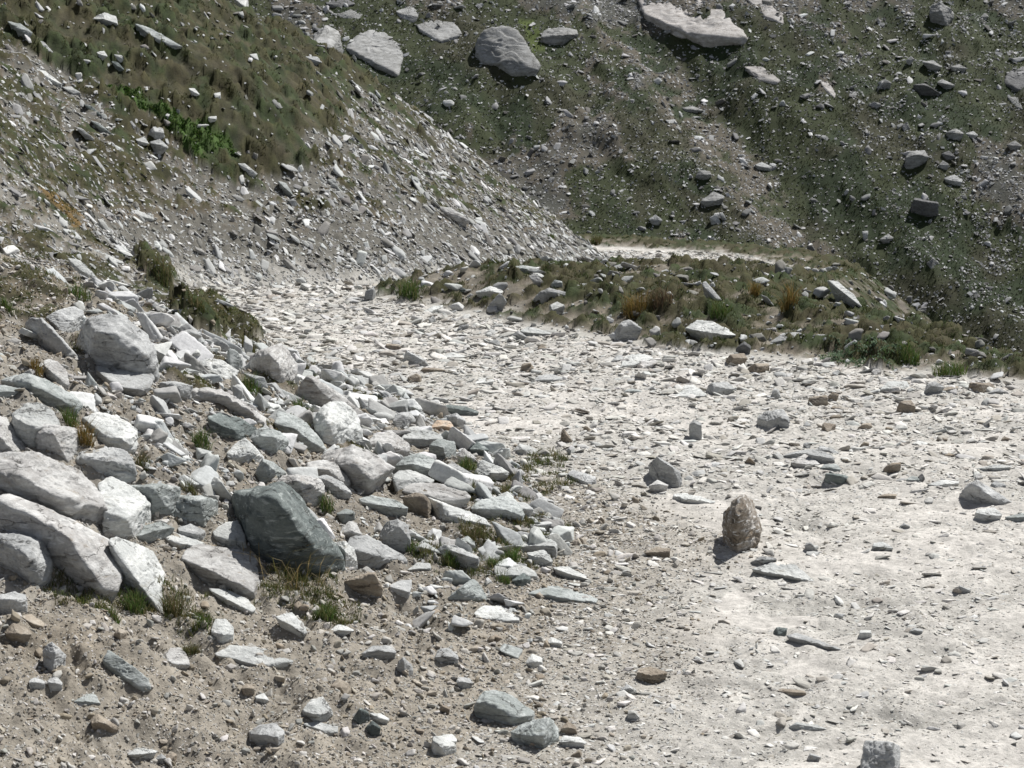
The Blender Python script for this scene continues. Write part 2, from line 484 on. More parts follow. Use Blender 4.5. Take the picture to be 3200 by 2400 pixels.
# kind | stone | crop | outline in that crop | crease between top and front | recession of the top | label
ROCKS = """
boulder|y|4|470,520 500,440 560,375 690,350 805,385 905,470 985,600 1012,780 960,830 800,800 560,640 475,570|480,505 600,475 735,487 830,560 960,650|.9|largest smooth grey boulder on the left bank with a flat oval stone leaning on it
boulder|y|4|580,690 640,640 800,660 930,710 985,770 970,810 880,855 760,850 650,790 590,730|590,700 690,790 770,825 880,838|1.2|flat oval pitted grey boulder leaning against the largest smooth grey boulder
slab|y|4|145,420 190,385 245,375 300,420 350,480 420,560 505,640 490,665 420,640 300,560 180,480|250,390 310,460 370,535 495,650|.5|narrow grey slab sloping down beside the largest smooth grey boulder
boulder|y|4|285,385 360,340 470,315 525,345 520,400 470,460 400,485 340,450|320,415 450,405 520,370|.8|rounded grey boulder above and left of the largest smooth grey boulder
boulder|p|4|1540,690 1600,610 1640,590 1770,540 1830,620 1870,700 1860,760 1780,790 1700,770 1570,710|1590,655 1700,612 1760,690 1850,725|.8|blocky pinkish grey boulder at the inner edge of the track bend
slab|g|4|1420,660 1435,575 1490,590 1525,650 1520,700 1450,705|1430,590 1500,630|.3|small upright pale green slab left of the blocky boulder at the bend
rock|w|4|1250,660 1300,640 1400,660 1500,720 1480,770 1420,780 1340,730 1260,700|1260,680 1360,710 1470,760|.9|crumbly white rock in the grass below the upright pale green slab
rock|y|4|990,850 1000,790 1090,785 1215,815 1180,870 1180,915 1080,905 1010,890|1060,800 1080,880 1180,850|.6|angular grey rock wedged right of the flat oval pitted boulder
boulder|p|4|1120,880 1200,825 1330,830 1440,865 1540,935 1610,985 1700,1030 1690,1062 1560,1055 1400,1025 1260,1010 1180,950|1150,865 1330,855 1440,890 1600,1000|.7|long rough knobbly tan boulder lying across the middle of the left bank
rock|p|4|270,665 300,640 360,660 420,720 440,800 430,835 360,810 290,760|280,690 340,740 420,815|.8|pale rounded rock with an orange grass clump at its upper left
boulder|g|4|0,780 60,745 190,740 300,780 380,840 460,870 520,930 500,990 420,990 330,950 200,900 60,830|20,790 200,800 340,880 480,960|.8|long low green grey boulder at the left frame edge below the bank
slab|g|4|-40,800 100,830 210,845 200,868 60,885 -40,890|-20,850 100,850 200,858|2|thin jutting green grey slab at the left frame edge
boulder|w|4|75,985 170,920 270,930 330,970 390,1050 380,1100 230,1170 200,1210 90,1170 70,1080|85,1010 150,1050 225,1075 385,1060|1.1|white topped block with a dark green front face near the left edge
boulder|p|4|220,1075 290,1055 380,1060 480,1080 495,1150 470,1250 430,1305 330,1240 225,1205|228,1100 330,1110 482,1102|1.1|shadowed square tan block just in front of the white topped block
boulder|w|4|510,1010 600,980 700,1000 800,1040 870,1090 855,1160 850,1250 780,1235 700,1190 620,1165 560,1080|530,1020 600,1080 680,1140 770,1145 860,1130|1.2|pale boulder with a smooth white top and broken front corner
boulder|y|4|470,1285 500,1240 640,1190 780,1220 840,1280 860,1410 800,1425 620,1390 480,1320|485,1265 600,1275 700,1290 835,1300|1.1|grey boulder with a lit crest and dark angular front above the pink rough boulder
boulder|p|4|-60,1000 40,1010 60,1130 160,1200 100,1240 -60,1240|-60,1080 40,1090|.8|tall pale boulder cut by the left frame edge above the pink rough boulder
boulder|p|4|-60,1260 40,1215 160,1205 300,1250 420,1310 560,1400 640,1480 690,1590 560,1640 400,1610 200,1560 40,1480 -60,1450|-60,1330 150,1400 320,1480 430,1590|1.0|biggest pink grey rough boulder at the left frame edge
boulder|w|6|560,20 640,-30 720,20 870,110 860,190 790,250 770,325 690,335 590,310 610,210 600,120|600,180 640,200 720,225 790,235 855,150|1.1|brilliant white quartz boulder with a dark green underside
boulder|g|6|725,30 900,18 1040,40 1035,100 1000,215 870,215 860,120|735,40 880,45 1038,50|1.2|square green grey block right of the brilliant white quartz boulder
boulder|g|6|1000,130 1030,85 1150,85 1260,120 1245,200 1180,270 1060,255 990,225|1010,120 1150,110 1250,130|.7|green grey striped rock left of the big dark green boulder
boulder|G|6|1310,95 1350,65 1490,60 1560,30 1640,10 1700,60 1760,150 1850,270 1930,370 1985,440 1980,520 1860,560 1720,520 1560,510 1480,435 1410,360 1360,240|1330,90 1480,80 1600,110 1700,250 1810,395 1900,425 1983,440|2.6|largest dark green boulder with a streaked shadowed face and a lit right edge
boulder|p|6|-40,60 80,80 200,130 330,190 440,240 560,310 650,350 700,440 720,560 690,640 600,660 520,610 430,540 300,410 280,350 150,240 -40,240|-40,110 130,190 300,265 400,335 425,440 560,575 605,645|.9|long rounded pale boulder sloping down beside the bright white slab
boulder|y|6|-40,300 60,295 180,340 270,350 300,430 290,560 270,615 180,615 110,550 60,470 -40,430|-40,330 90,380 160,440 290,500|.8|pale grey boulder half buried in gravel at the left frame edge
slab|w|6|610,345 660,320 760,360 880,400 940,500 945,600 920,640 945,740 920,765 860,730 790,620 720,600 705,450|640,370 730,560 800,600 890,720|1.1|bright white tilted slab with dark cracks
boulder|p|6|1025,440 1060,395 1150,370 1280,385 1440,410 1475,450 1480,520 1505,590 1480,665 1400,650 1280,580 1150,520 1060,475|1030,450 1150,490 1280,545 1380,600 1470,655|1.2|pale pink tabular boulder with a dark hollow beneath it
rock|g|6|780,325 830,260 930,235 1010,270 960,310 880,360 800,350|800,320 900,290 990,280|1|pale green rock below the square green grey block
rock|w|6|930,320 1000,300 1100,330 1175,360 1150,405 1020,400 950,370|940,340 1040,370 1150,385|1.2|flat pale rock above the pale pink tabular boulder
rock|y|6|1020,275 1090,250 1180,290 1190,320 1120,345 1030,320|1030,290 1120,310 1185,310|1|small grey rock below the green grey striped rock
rock|w|6|1215,300 1290,245 1370,230 1410,320 1420,390 1330,395 1250,340|1230,320 1320,340 1410,360|.8|pale rock tucked against the left side of the big dark green boulder
rock|y|6|-30,670 80,640 150,660 160,760 60,775 -30,765|-30,690 60,685 152,690|1.5|blocky grey rock on the gravel at the left edge below the boulders
slab|b|6|120,785 180,770 260,825 250,865 190,850|125,790 190,830 255,845|1.6|small tan slab pointing right from the blocky grey rock
stone|b|6|20,875 70,820 150,850 190,885 140,905 40,900|25,885 100,885 180,890|1.3|flat sandy stone beneath the small tan slab at the left edge
rock|y|6|240,970 300,930 380,1010 370,1060 300,1115 250,1075|250,980 320,1000 375,1030|.7|dirt clad grey block stuck in the clods of the lower left bank
slab|g|6|590,1035 620,970 690,1020 780,1080 860,1150 872,1200 830,1218 760,1185 670,1115 600,1065|595,1040 680,1105 770,1172 830,1212|.45|grey slab leaning on the brown clods at lower left
stone|p|6|950,1015 980,965 1040,965 1080,1010 1095,1060 1060,1087 970,1075|955,1040 1010,1060 1090,1065|.9|rounded cream stone under a sparse grass clump at lower left
stone|b|6|520,1380 560,1345 620,1380 690,1430 640,1452 540,1445|525,1400 580,1390 650,1435|.7|tan wedge shaped stone alone on the bottom left gravel
stone|w|6|730,1575 790,1540 910,1560 860,1592 760,1595|735,1582 800,1580 900,1568|4|flat pale stone at the bottom edge left of two small round stones
stone|y|6|880,1615 930,1575 960,1600 940,1637 900,1632|885,1612 930,1605|.9|small round grey stone, left one of a touching pair at the bottom
stone|b|6|942,1605 980,1560 1020,1580 1010,1632 960,1642|950,1600 1000,1595|.9|small round tan stone, right one of a touching pair at the bottom
slab|w|6|1230,1000 1330,950 1500,970 1650,1000 1700,1040 1600,1085 1480,1075 1340,1040|1235,1005 1340,1030 1480,1065 1600,1075|3|wide flat white slab dusted with crumbs of soil
rock|y|6|1430,1455 1490,1410 1580,1395 1640,1440 1640,1510 1600,1538 1500,1512 1440,1492|1435,1465 1520,1470 1600,1480 1640,1460|1.2|white and dark mottled rounded rock on the bottom gravel
rock|w|6|1745,1325 1790,1260 1860,1245 1910,1320 1915,1360 1870,1388 1790,1368|1750,1335 1830,1352 1912,1335|1.3|bright angular rock with a scalloped dark lower edge at bottom left centre
slab|w|6|1740,1402 1830,1395 1950,1420 1950,1465 1880,1468 1800,1432|1745,1408 1850,1440 1948,1445|2.5|flat pale slab just below the bright scalloped rock
stone|b|6|1900,1185 1950,1140 2010,1170 2028,1220 1990,1242 1920,1225|1905,1190 1960,1190 2025,1210|1|rounded cream stone above the bright scalloped rock
stone|b|6|1390,1195 1420,1170 1470,1190 1460,1242 1410,1247|1395,1200 1440,1200 1468,1205|1|upright cream cobble below the dusted white slab
stone|w|6|1470,1245 1520,1225 1550,1265 1530,1287 1475,1277|1472,1255 1520,1262 1548,1268|1.2|pale flat cobble touching the upright cream cobble
rock|w|6|1210,870 1240,800 1300,800 1350,850 1340,930 1270,942 1230,905|1215,875 1280,890 1345,890|.8|brown spotted white rock above the dusted white slab
stone|y|6|270,1155 320,1120 360,1170 350,1212 290,1212|275,1165 320,1170 358,1180|.9|pale cobble below the clods of the lower left bank
stone|y|6|160,1160 200,1135 260,1160 255,1195 190,1202|165,1165 210,1165 258,1172|1|rounded grey cobble left of the pale cobble below the clods
slab|g|6|420,1275 500,1230 550,1235 580,1290 450,1295|425,1280 500,1275 575,1285|1.5|flat grey green slab on the gravel under the leaning grey slab
stone|b|6|650,895 680,850 730,870 735,910 690,927|655,885 690,880 732,885|1|rounded sandy cobble above the leaning grey slab
slab|w|6|1200,625 1300,630 1420,680 1475,740 1440,772 1330,705|1205,635 1330,695 1450,760|1|smooth pale slab below the pale pink tabular boulder
rock|w|6|1580,785 1680,760 1740,820 1770,880 1720,902 1650,860|1590,795 1670,830 1750,885|1|whitish rock in the grass below the largest dark green boulder
boulder|p|5|375,475 430,370 490,305 600,375 700,450 810,530 780,585 640,530 540,520 440,545 390,510|385,470 480,312 570,420 700,520 790,570|.8|tall pointed pink and green boulder at the right end of the pile by the track
boulder|w|5|510,570 540,520 600,470 680,470 770,520 790,620 805,700 720,670 640,725 560,700 520,640|520,575 600,582 740,592 795,640|1.1|white block in front of the tall pointed boulder
boulder|g|5|285,590 310,520 400,545 460,580 540,660 590,740 560,758 450,750 380,680 300,620|300,600 420,635 500,700 578,752|.8|pale sloping boulder left of the white block with a dark left face
boulder|g|5|140,690 170,630 240,615 320,640 375,690 370,745 300,770 210,750|150,690 220,660 300,680 372,700|.8|rounded dark green grey boulder left of the pale sloping boulder
boulder|w|5|10,770 60,710 120,675 190,740 235,795 150,825 40,825|15,780 90,800 140,765 165,725|.8|pale pyramid shaped boulder in the middle of the pile
slab|G|4|1300,1010 1370,980 1500,1010 1620,1080 1600,1130 1520,1168 1400,1145 1320,1090|1310,1025 1450,1090 1560,1130 1615,1090|1.4|thick slab with a brilliant pale top and dark layered underside
boulder|p|5|440,860 600,755 740,720 870,770 980,850 900,910 800,980 740,960 700,870|450,860 600,790 740,830 850,930|1.1|broad domed brown and pale boulder in the centre of the pile
boulder|p|5|415,885 470,820 580,800 680,840 730,930 720,975 600,930 500,905|420,885 520,850 620,870 715,950|.8|rounded brown stained boulder leaning on the broad domed boulder
boulder|p|5|285,945 330,890 430,890 560,920 585,970 570,1035 480,1055 380,1005 310,970|300,940 420,920 520,950 582,985|.9|rough pinkish boulder just above the largest dark green boulder
rock|y|5|520,905 590,890 680,930 740,1000 700,1025 600,990|530,910 610,930 710,1005|.8|grey rock to the right of the rough pinkish boulder
boulder|g|5|175,870 220,795 290,820 360,880 290,925 210,935|180,870 250,900 290,870 230,810|.7|pale green pyramid rock left of the brown stained boulder
boulder|p|5|800,735 860,660 960,635 1000,680 1080,720 1060,795 980,805 880,780|810,740 900,720 980,730 1070,760|.9|purple grey speckled boulder right of the white block
slab|w|5|1015,700 1050,620 1100,605 1250,660 1270,690 1180,725 1100,722 1030,718|1025,680 1100,672 1255,690|2|smooth white slab with a shaded front near the orange stone
stone|o|5|1185,620 1230,575 1300,580 1335,625 1280,642 1200,640|1190,620 1260,610 1330,625|1.1|orange stained stone at the edge of the track
slab|G|5|1225,500 1290,485 1400,500 1470,530 1440,552 1340,545 1240,525|1235,498 1340,510 1460,535|1.5|flat grey green slab lying on the track behind the orange stone
stone|y|5|1260,555 1340,535 1390,570 1395,622 1340,625 1290,580|1270,555 1340,560 1392,580|1|rounded grey stone touching the back of the orange stone
rock|y|5|970,580 1000,535 1070,525 1110,580 1060,605 990,625|975,585 1030,545 1105,585|1|dark faced angular rock left of the orange stone
boulder|g|5|1175,720 1230,685 1330,700 1340,780 1280,805 1200,780|1180,720 1260,730 1338,745|1|pale green grey rock right of the smooth white slab
boulder|g|5|980,840 1040,790 1120,765 1210,800 1230,885 1150,900 1060,890|990,840 1090,830 1225,860|1|broad pale green boulder below the purple grey speckled boulder
boulder|w|5|960,900 1010,860 1100,870 1210,920 1200,955 1100,980 1000,995|965,910 1060,920 1205,935|1|pale white boulder behind the long smooth tapered boulder
boulder|p|5|1020,980 1060,930 1200,940 1370,960 1430,1020 1340,1082 1240,1060 1080,1000|1030,985 1150,1000 1280,1045 1340,1070 1425,1025|1.4|long smooth tapered pale boulder in the right of the pile
boulder|g|5|765,1030 850,1010 1000,1040 1060,1080 1040,1132 920,1115 830,1085|775,1035 900,1065 1055,1085|1.2|low pale green boulder left of the layered brown block
rock|b|5|1025,1020 1100,990 1170,1010 1195,1070 1180,1150 1080,1115 1050,1060|1030,1025 1110,1020 1190,1045|.8|layered brown block under the long smooth tapered boulder
slab|w|5|1170,1015 1260,1060 1350,1100 1500,1140 1540,1180 1500,1200 1350,1188 1260,1160 1195,1090|1190,1040 1280,1110 1400,1150 1530,1185|1|long white slab running down right from the layered brown block
boulder|g|5|1410,1085 1480,1030 1600,1010 1680,1030 1740,1120 1700,1165 1560,1130 1450,1105|1415,1085 1530,1075 1640,1090 1735,1130|1|broad white and green boulder at the right tip of the pile
rock|w|5|1440,880 1480,800 1600,850 1650,880 1600,917 1480,918|1450,870 1540,880 1645,885|.9|pale rock at the track edge between two grass tufts
slab|y|5|1285,835 1310,815 1440,890 1420,917 1320,875|1290,840 1350,885 1425,912|.6|slim tilted slab beside a bright grass tuft
rock|G|5|1405,745 1460,700 1530,750 1450,775|1415,745 1470,745 1525,752|.8|small dark green rock at the track edge above the grass tufts
stone|p|5|1340,780 1380,735 1450,790 1430,832 1350,815|1345,785 1400,790 1445,800|.9|pale cobble below the small dark green rock
boulder|y|5|890,1245 930,1160 1000,1145 1060,1180 1080,1260 1060,1335 960,1325 900,1275|895,1240 960,1220 1010,1190 1075,1270|.7|squat pale boulder with a dark lower right side right of the dark green boulder
boulder|y|5|700,1300 730,1240 830,1240 920,1290 1050,1360 1060,1392 900,1395 800,1405 740,1410|705,1310 800,1330 900,1370 1050,1388|1|grey streaked boulder against the foot of the largest dark green boulder
rock|w|5|630,1280 700,1270 760,1330 770,1400 700,1425 660,1330|640,1290 700,1330 765,1390|.7|pale rock squeezed between the dark green and the grey streaked boulders
rock|p|5|665,1225 720,1155 760,1170 800,1240 700,1245|670,1228 740,1220 795,1238|.6|cream pointed rock above the grey streaked boulder
rock|g|5|645,1115 700,1085 750,1100 755,1150 690,1172|650,1120 700,1115 752,1118|1|pale green cobble above the cream pointed rock
rock|b|5|690,1505 780,1465 870,1450 920,1550 900,1600 810,1582 720,1535|715,1500 800,1490 868,1455 900,1550|.6|brown shadowed angular rock right below the largest dark green boulder
rock|g|5|1270,1612 1330,1560 1440,1480 1500,1560 1535,1620 1440,1625 1370,1595 1330,1612|1275,1608 1370,1548 1385,1600|.7|pale green pyramid rock standing on the gravel
slab|w|7|1060,195 1180,150 1330,155 1370,180 1362,272 1310,240 1180,220|1070,200 1200,213 1310,200 1365,195|3|flat topped white slab with a dark right end
rock|w|7|1190,235 1290,215 1345,280 1330,322 1220,305|1195,245 1270,260 1340,290|1|crumbly white rock under the flat topped white slab
rock|y|7|670,215 720,185 820,210 920,260 915,342 850,335 800,285 700,245|675,210 760,215 840,250 918,270|.9|long grey rock with a dark pitted right end among grass tufts
rock|w|7|1010,365 1090,320 1170,305 1250,350 1260,385 1180,385 1100,395|1015,368 1110,360 1250,370|1.2|low rounded white rock left of the grassy gravel
rock|G|7|1100,395 1170,350 1215,370 1215,412 1150,432|1105,400 1165,385 1213,385|.8|dark fronted cobble in front of the low rounded white rock
rock|w|7|1340,315 1430,315 1540,370 1520,392 1420,375|1345,325 1440,360 1530,382|1.5|low pale rock right of the low rounded white rock
slab|g|7|1180,465 1340,420 1480,460 1600,500 1590,532 1480,512 1300,492|1190,470 1330,475 1480,500 1595,520|3.5|layered white green slab flush with the gravel
slab|w|7|880,595 930,540 1060,540 1140,600 1150,642 1040,637 960,612|886,598 1000,612 1090,625 1148,622|3|flat white slab with a chipped front edge on the gravel
rock|g|7|770,175 850,135 890,170 900,220 840,212|775,180 840,170 895,195|.8|pale cobble half hidden by grass behind the long pitted rock
rock|w|7|500,335 560,290 640,295 640,340 540,352|505,338 570,325 638,325|1.3|low white rock right of the grey streaked boulder
slab|y|7|395,425 460,390 530,390 530,430 500,502 430,462|400,430 470,450 515,460|1|pale tilted slab right of the brown shadowed angular rock
boulder|g|7|885,1145 900,1080 940,1030 1010,1020 1120,1060 1240,1150 1240,1192 1120,1235 1000,1195 890,1170|895,1100 960,1092 1060,1142 1150,1185 1235,1165|1.1|largest green grey boulder on the bottom gravel, tilted behind another
boulder|g|7|1095,1265 1160,1220 1320,1175 1380,1240 1382,1322 1290,1362 1180,1340 1110,1315|1100,1272 1200,1290 1290,1290 1325,1185|1.2|pale green boulder in front of the largest bottom green grey boulder
rock|w|7|640,1350 650,1290 700,1290 780,1330 790,1382 720,1407 650,1398|648,1310 700,1345 788,1350|1.3|angular white rock with a cream front at the bottom gravel
stone|w|7|680,1290 760,1278 790,1310 780,1335|685,1300 730,1315 785,1322|1.5|flat white cobble behind the angular white cream fronted rock
stone|w|7|1370,1325 1400,1290 1500,1295 1540,1330 1470,1357 1380,1353|1375,1328 1440,1320 1535,1335|1.3|low white stone right of the pale green bottom boulder
stone|b|7|1380,1245 1430,1205 1470,1230 1482,1280 1410,1283|1385,1250 1430,1240 1480,1255|1|rounded tan cobble at the right shoulder of the pale green bottom boulder
stone|G|7|185,1195 230,1125 280,1150 290,1200 230,1227|190,1190 235,1135 280,1160|.6|dark triangular stone at the bottom, left of the largest green grey boulder
stone|G|7|260,1245 300,1200 350,1240 340,1287 290,1292|262,1240 310,1225 348,1250|.8|dark block like stone in front of the dark triangular stone
stone|w|7|285,1155 350,1160 400,1190 370,1222 300,1192|290,1162 340,1185 395,1200|1.3|pale stone on the right side of the dark triangular stone
stone|y|7|780,975 800,950 860,955 880,985 870,1012 820,1022|783,980 830,978 878,988|1.2|white topped cobble above the largest bottom green grey boulder
stone|y|7|440,905 450,860 480,830 530,880 540,920 490,942|445,890 480,850 535,905|.8|pale upright pebble between two grey stones on the lower gravel
stone|y|7|235,815 300,770 400,770 440,800 420,842 340,852 260,842|240,815 330,795 435,812|1|dull grey half sunk stone near the grass at lower centre
stone|y|7|650,845 680,790 740,780 800,830 790,872 680,872|655,840 690,830 740,830 800,840|1|pale stone with a dark left end in mid gravel
stone|w|7|1180,865 1220,815 1280,840 1285,885 1230,897|1185,868 1230,860 1283,865|.9|rounded pale stone right of the square flat grey stone
slab|g|7|1030,792 1060,755 1170,790 1140,847|1032,797 1080,815 1135,840|1.5|square flat grey stone in mid gravel
stone|w|7|1295,765 1330,720 1395,745 1395,782|1298,760 1340,750 1395,758|1.5|cream topped stone above the rounded pale stone in mid gravel
rock|b|7|1820,965 1830,910 1900,890 2000,920 1980,972 1920,992|1826,922 1900,938 1998,932|1.6|broken edged tan rock with a pale top on the near track
stone|y|7|1720,1030 1770,990 1820,1020 1825,1047|1722,1028 1790,1015 1822,1030|1|dark triangular stone just below the broken edged tan rock
stone|w|7|1770,1192 1775,1140 1820,1145 1845,1190 1820,1202|1773,1160 1815,1160 1842,1190|.7|pale upright stone on the near track below the dark triangular stone
slab|b|7|1860,235 1940,200 2020,210 2010,267 1950,250|1865,236 1960,232 2016,225|2|thin overhanging slab where the gravel meets the track
stone|b|7|680,1150 700,1105 750,1130 740,1167|683,1140 705,1118 748,1140|.6|small dark brown stone left of the largest bottom green grey boulder
stone|w|7|45,695 110,640 200,680 100,702|48,694 110,680 195,685|2.5|flat white stone in the grass below the dark green tuft
boulder|r|8|470,1180 478,1140 500,1090 530,1058 565,1016 600,1008 642,1036 668,1092 692,1160 703,1240 695,1275 655,1312 560,1343 520,1325 500,1290 480,1245|482,1190 560,1110 608,1050 634,1150 642,1290|.9|upright jagged brown and grey boulder standing alone on the track
boulder|y|8|50,835 100,785 150,810 230,870 250,940 240,962 180,965 100,935 55,892|58,850 110,800 190,850 248,930|.6|dark rounded boulder on the track with a small stone at its foot
stone|p|8|45,955 100,920 165,950 140,992 80,992|48,955 110,945 163,955|1.2|small pale stone at the foot of the dark rounded track boulder
rock|y|8|282,605 310,570 355,590 358,692 285,692|285,600 315,590 355,605|.8|square post like stone standing upright on the track
rock|y|8|665,565 720,525 830,515 865,570 860,622 760,628 690,605|670,570 740,580 800,560 862,580|.9|grey and white marbled rock in the middle of the track
rock|b|8|1475,525 1500,470 1560,460 1590,500 1577,538 1500,542|1480,500 1510,480 1585,498|.8|dark squarish brown rock on the far right of the track
stone|b|8|965,482 975,445 1040,440 1080,432 1085,490 1000,493|970,455 1080,445|.8|low brown rock, nearer one of two brown rocks side by side
stone|b|8|1085,435 1110,415 1148,430 1130,467 1090,462|1088,432 1145,436|.8|small brown rock behind the low brown rock
stone|b|8|1045,632 1060,590 1130,600 1120,632 1080,647|1050,600 1120,606|1.2|brown cornered stone right of the marbled rock
rock|y|8|380,402 410,360 500,355 560,400 480,422 410,432|392,380 430,385 450,415|1.3|pale rock with a shaded left face on the track before the verge
slab|w|8|195,445 220,390 300,370 395,430 300,452|200,440 290,440 385,436|3|flat whitish rock left of the pale rock with a shaded face
rock|b|8|490,235 520,195 600,190 620,220 590,262 510,267|495,225 540,215 618,222|1|brown loaf shaped rock at the verge edge
rock|b|8|615,285 660,250 740,250 748,297 660,307|618,275 680,268 746,262|.9|split dark hollowed rock right of the brown loaf shaped rock
rock|d|8|550,165 600,120 640,150 632,197 560,195|552,165 600,140 638,160|.7|near black rock with a white left flank on the verge
boulder|w|8|250,45 320,0 420,5 500,50 560,90 470,102 350,92|255,48 350,70 480,85 550,92|1|long white boulder lying in the verge grass
slab|y|8|740,135 820,75 920,70 960,95 900,122 800,142|745,132 830,115 950,98|1.4|layered pale slab in the verge grass right of the near black rock
rock|w|8|1380,402 1430,355 1540,350 1555,390 1480,412 1390,417|1383,400 1440,392 1552,382|1.4|white topped rock at the right verge edge
rock|y|8|1630,432 1650,370 1700,350 1755,385 1720,417|1633,420 1680,380 1750,390|.7|bluish grey rock right of the white topped verge rock
slab|b|8|1720,415 1780,380 1835,380 1830,405|1725,412 1780,400 1832,392|1|small leaning tan slab beside the bluish grey rock
rock|b|8|1890,397 1900,360 2020,360 2050,390 1980,422 1900,422|1893,368 1960,368 2045,385|1.5|box shaped brown rock with a thin white top at the right verge
slab|y|8|2000,422 2060,390 2110,410 2080,427|2003,422 2060,410 2105,415|1.2|flat grey slab right of the box shaped brown rock
stone|y|8|750,452 770,390 800,400 815,452|755,430 780,400 812,445|.5|small upright split stone left of the two brown rocks
boulder|y|8|1840,1012 1880,950 1940,920 2010,960 2100,1020 2150,1052 2000,1058 1890,1042|1850,990 1920,935 1990,1000 2060,1045|.7|dark grey boulder with a bright right slope near the right frame edge
rock|w|8|1920,1142 1940,1090 2040,1080 2090,1120 2060,1152 1960,1157|1930,1110 2000,1125 2085,1125|1.3|white block with a brown lower left side near the right edge
slab|p|8|860,822 950,770 1040,830 960,847|863,822 950,830 1035,832|1.5|pale wedge slab lying before two long grey slabs
slab|y|8|800,792 900,755 1000,742 1035,770 900,793|805,785 900,768 1030,766|2|long grey slab, left one behind the pale wedge slab
slab|y|8|960,772 1020,740 1110,780 1125,822 1040,827|970,772 1050,790 1120,800|1|grey slab to the right of the pale wedge slab
rock|G|8|1058,920 1070,880 1180,890 1230,920 1160,947 1080,942|1068,886 1150,895 1225,915|1.2|dark green block on the track right of centre
rock|b|8|1400,862 1450,825 1505,818 1500,872 1420,887|1405,850 1450,835 1500,830|.6|dark brown pointed rock on the right of the track
stone|b|8|1265,730 1290,700 1320,705 1320,732|1268,722 1300,708 1320,715|.8|small triangular brown stone in mid track
slab|w|8|1645,952 1740,920 1840,930 1830,957 1700,962|1650,950 1740,948 1835,940|2|white flat slab left of the dark grey boulder at the right edge
slab|w|8|1925,862 2050,832 2150,840 2080,867|1930,855 2050,852 2145,845|3|long thin white slab above the dark grey right edge boulder
stone|d|8|1600,905 1625,880 1642,910 1612,935|1603,900 1638,905|.6|tiny dark standing stone left of the white flat slab
slab|g|8|2095,1135 2240,1105 2240,1158 2130,1157|2100,1138 2230,1135|2|pale slab cut by the right frame edge
slab|b|8|1365,1022 1420,1000 1480,1005 1460,1032|1370,1016 1420,1012 1478,1012|2|thin white topped slab with a dark edge on the track
stone|y|8|948,1325 955,1283 985,1280 1030,1330 970,1335|950,1300 985,1288 1025,1328|.6|dark pointed stone right of the upright jagged boulder
slab|y|8|635,1398 700,1360 780,1370 787,1390 700,1408|640,1392 710,1378 785,1380|1.2|two toned slab at the foot of the upright jagged boulder
rock|w|8|1335,1327 1345,1285 1400,1275 1460,1310 1440,1332|1337,1302 1400,1308 1458,1315|1.5|pale block on the track right of the dark pointed stone
stone|y|8|1490,1195 1520,1168 1560,1190 1540,1200|1493,1190 1530,1180 1558,1190|.8|small grey stone beyond the pale block
boulder|y|9|1265,1570 1275,1440 1290,1312 1340,1318 1400,1332 1450,1318 1502,1350 1495,1480 1490,1570|1280,1420 1292,1325 1420,1410 1500,1360|.4|upright cleft grey stone cut by the bottom frame edge
stone|G|9|765,700 790,660 850,668 842,712 790,715|770,685 845,680|.9|dark green stone beside a thin pale slab on the near track
slab|y|9|840,712 900,695 1040,740 1170,795 1080,785 900,745|850,715 1000,745 1160,790|2.5|thin pale slab trailing right from the dark green stone
stone|w|9|1258,725 1270,680 1330,680 1337,722|1262,695 1332,695|1.2|whitish square stone on the near track
stone|y|9|1545,695 1580,665 1632,680 1620,702|1548,688 1585,682 1630,688|1|grey cobble right of the whitish square stone
stone|y|9|1820,455 1840,420 1910,455 1850,467|1823,448 1845,430 1905,455|.7|dark faced stone with a pale right slope on the near track
slab|w|9|640,332 740,295 880,300 1010,400 900,385 760,352|645,332 760,345 900,378 1005,400|5|broad white flat slab below the upright jagged boulder
slab|b|9|765,1035 820,1015 950,1030 962,1052 850,1053|770,1030 850,1035 958,1042|1.8|thin tan slab with a dark shadowed edge on the lower right track
slab|w|9|850,1243 900,1210 1020,1225 1080,1250 950,1255|853,1238 900,1222 1070,1250|1.5|curved pale slab with a dark left tip on the lower right track
stone|y|9|960,1425 980,1388 1045,1410 1020,1442|963,1415 985,1400 1042,1415|.9|green grey cobble left of the upright cleft stone
boulder|y|10|315,665 330,605 400,640 420,668 370,672|318,645 335,612 395,645|.5|dark pointed wedge rock on the far part of the track
rock|y|10|640,445 690,385 720,420 690,455|643,440 700,395 715,425|.5|triangular rock with a shaded right side at the hump's edge
boulder|y|10|810,418 840,385 880,368 950,385 935,415 850,428|815,412 880,385 945,395|.5|domed grey boulder half buried in the hump
boulder|y|10|1125,545 1150,500 1190,488 1240,525 1210,565 1140,575|1130,540 1165,515 1195,500 1235,530|.6|grey boulder with a white upper left face in the verge grass
rock|b|10|768,685 800,655 820,668 822,690 795,693|772,672 818,675|.9|tan cube like stone on the far track
rock|b|10|335,715 370,695 390,710 387,730 350,733|338,710 385,708|1|brown cobble in front of the dark pointed wedge rock
rock|w|10|880,437 910,420 942,435 935,452 890,455|885,432 938,436|1|white capped rock below the domed grey boulder
slab|p|10|800,322 825,310 872,360 840,362|810,335 855,362|.4|beige plank like slab leaning on the hump
slab|g|10|715,290 780,280 830,300 820,312 740,305|720,292 780,292 828,305|1.5|flat dark topped slab above the beige plank like slab
slab|w|10|1945,335 1990,345 2050,395 2085,445 2040,432 1980,382|1955,345 2010,390 2075,440|.3|long white slab on the steep outer side of the hump
rock|w|10|595,385 655,360 705,380 690,400 630,405|600,388 655,380 700,388|1|pale broken rock left of the domed grey boulder
slab|p|10|455,55 500,60 582,112 530,118 480,88|460,62 500,90 575,116|.5|cream pointed slab on the scree above the hump
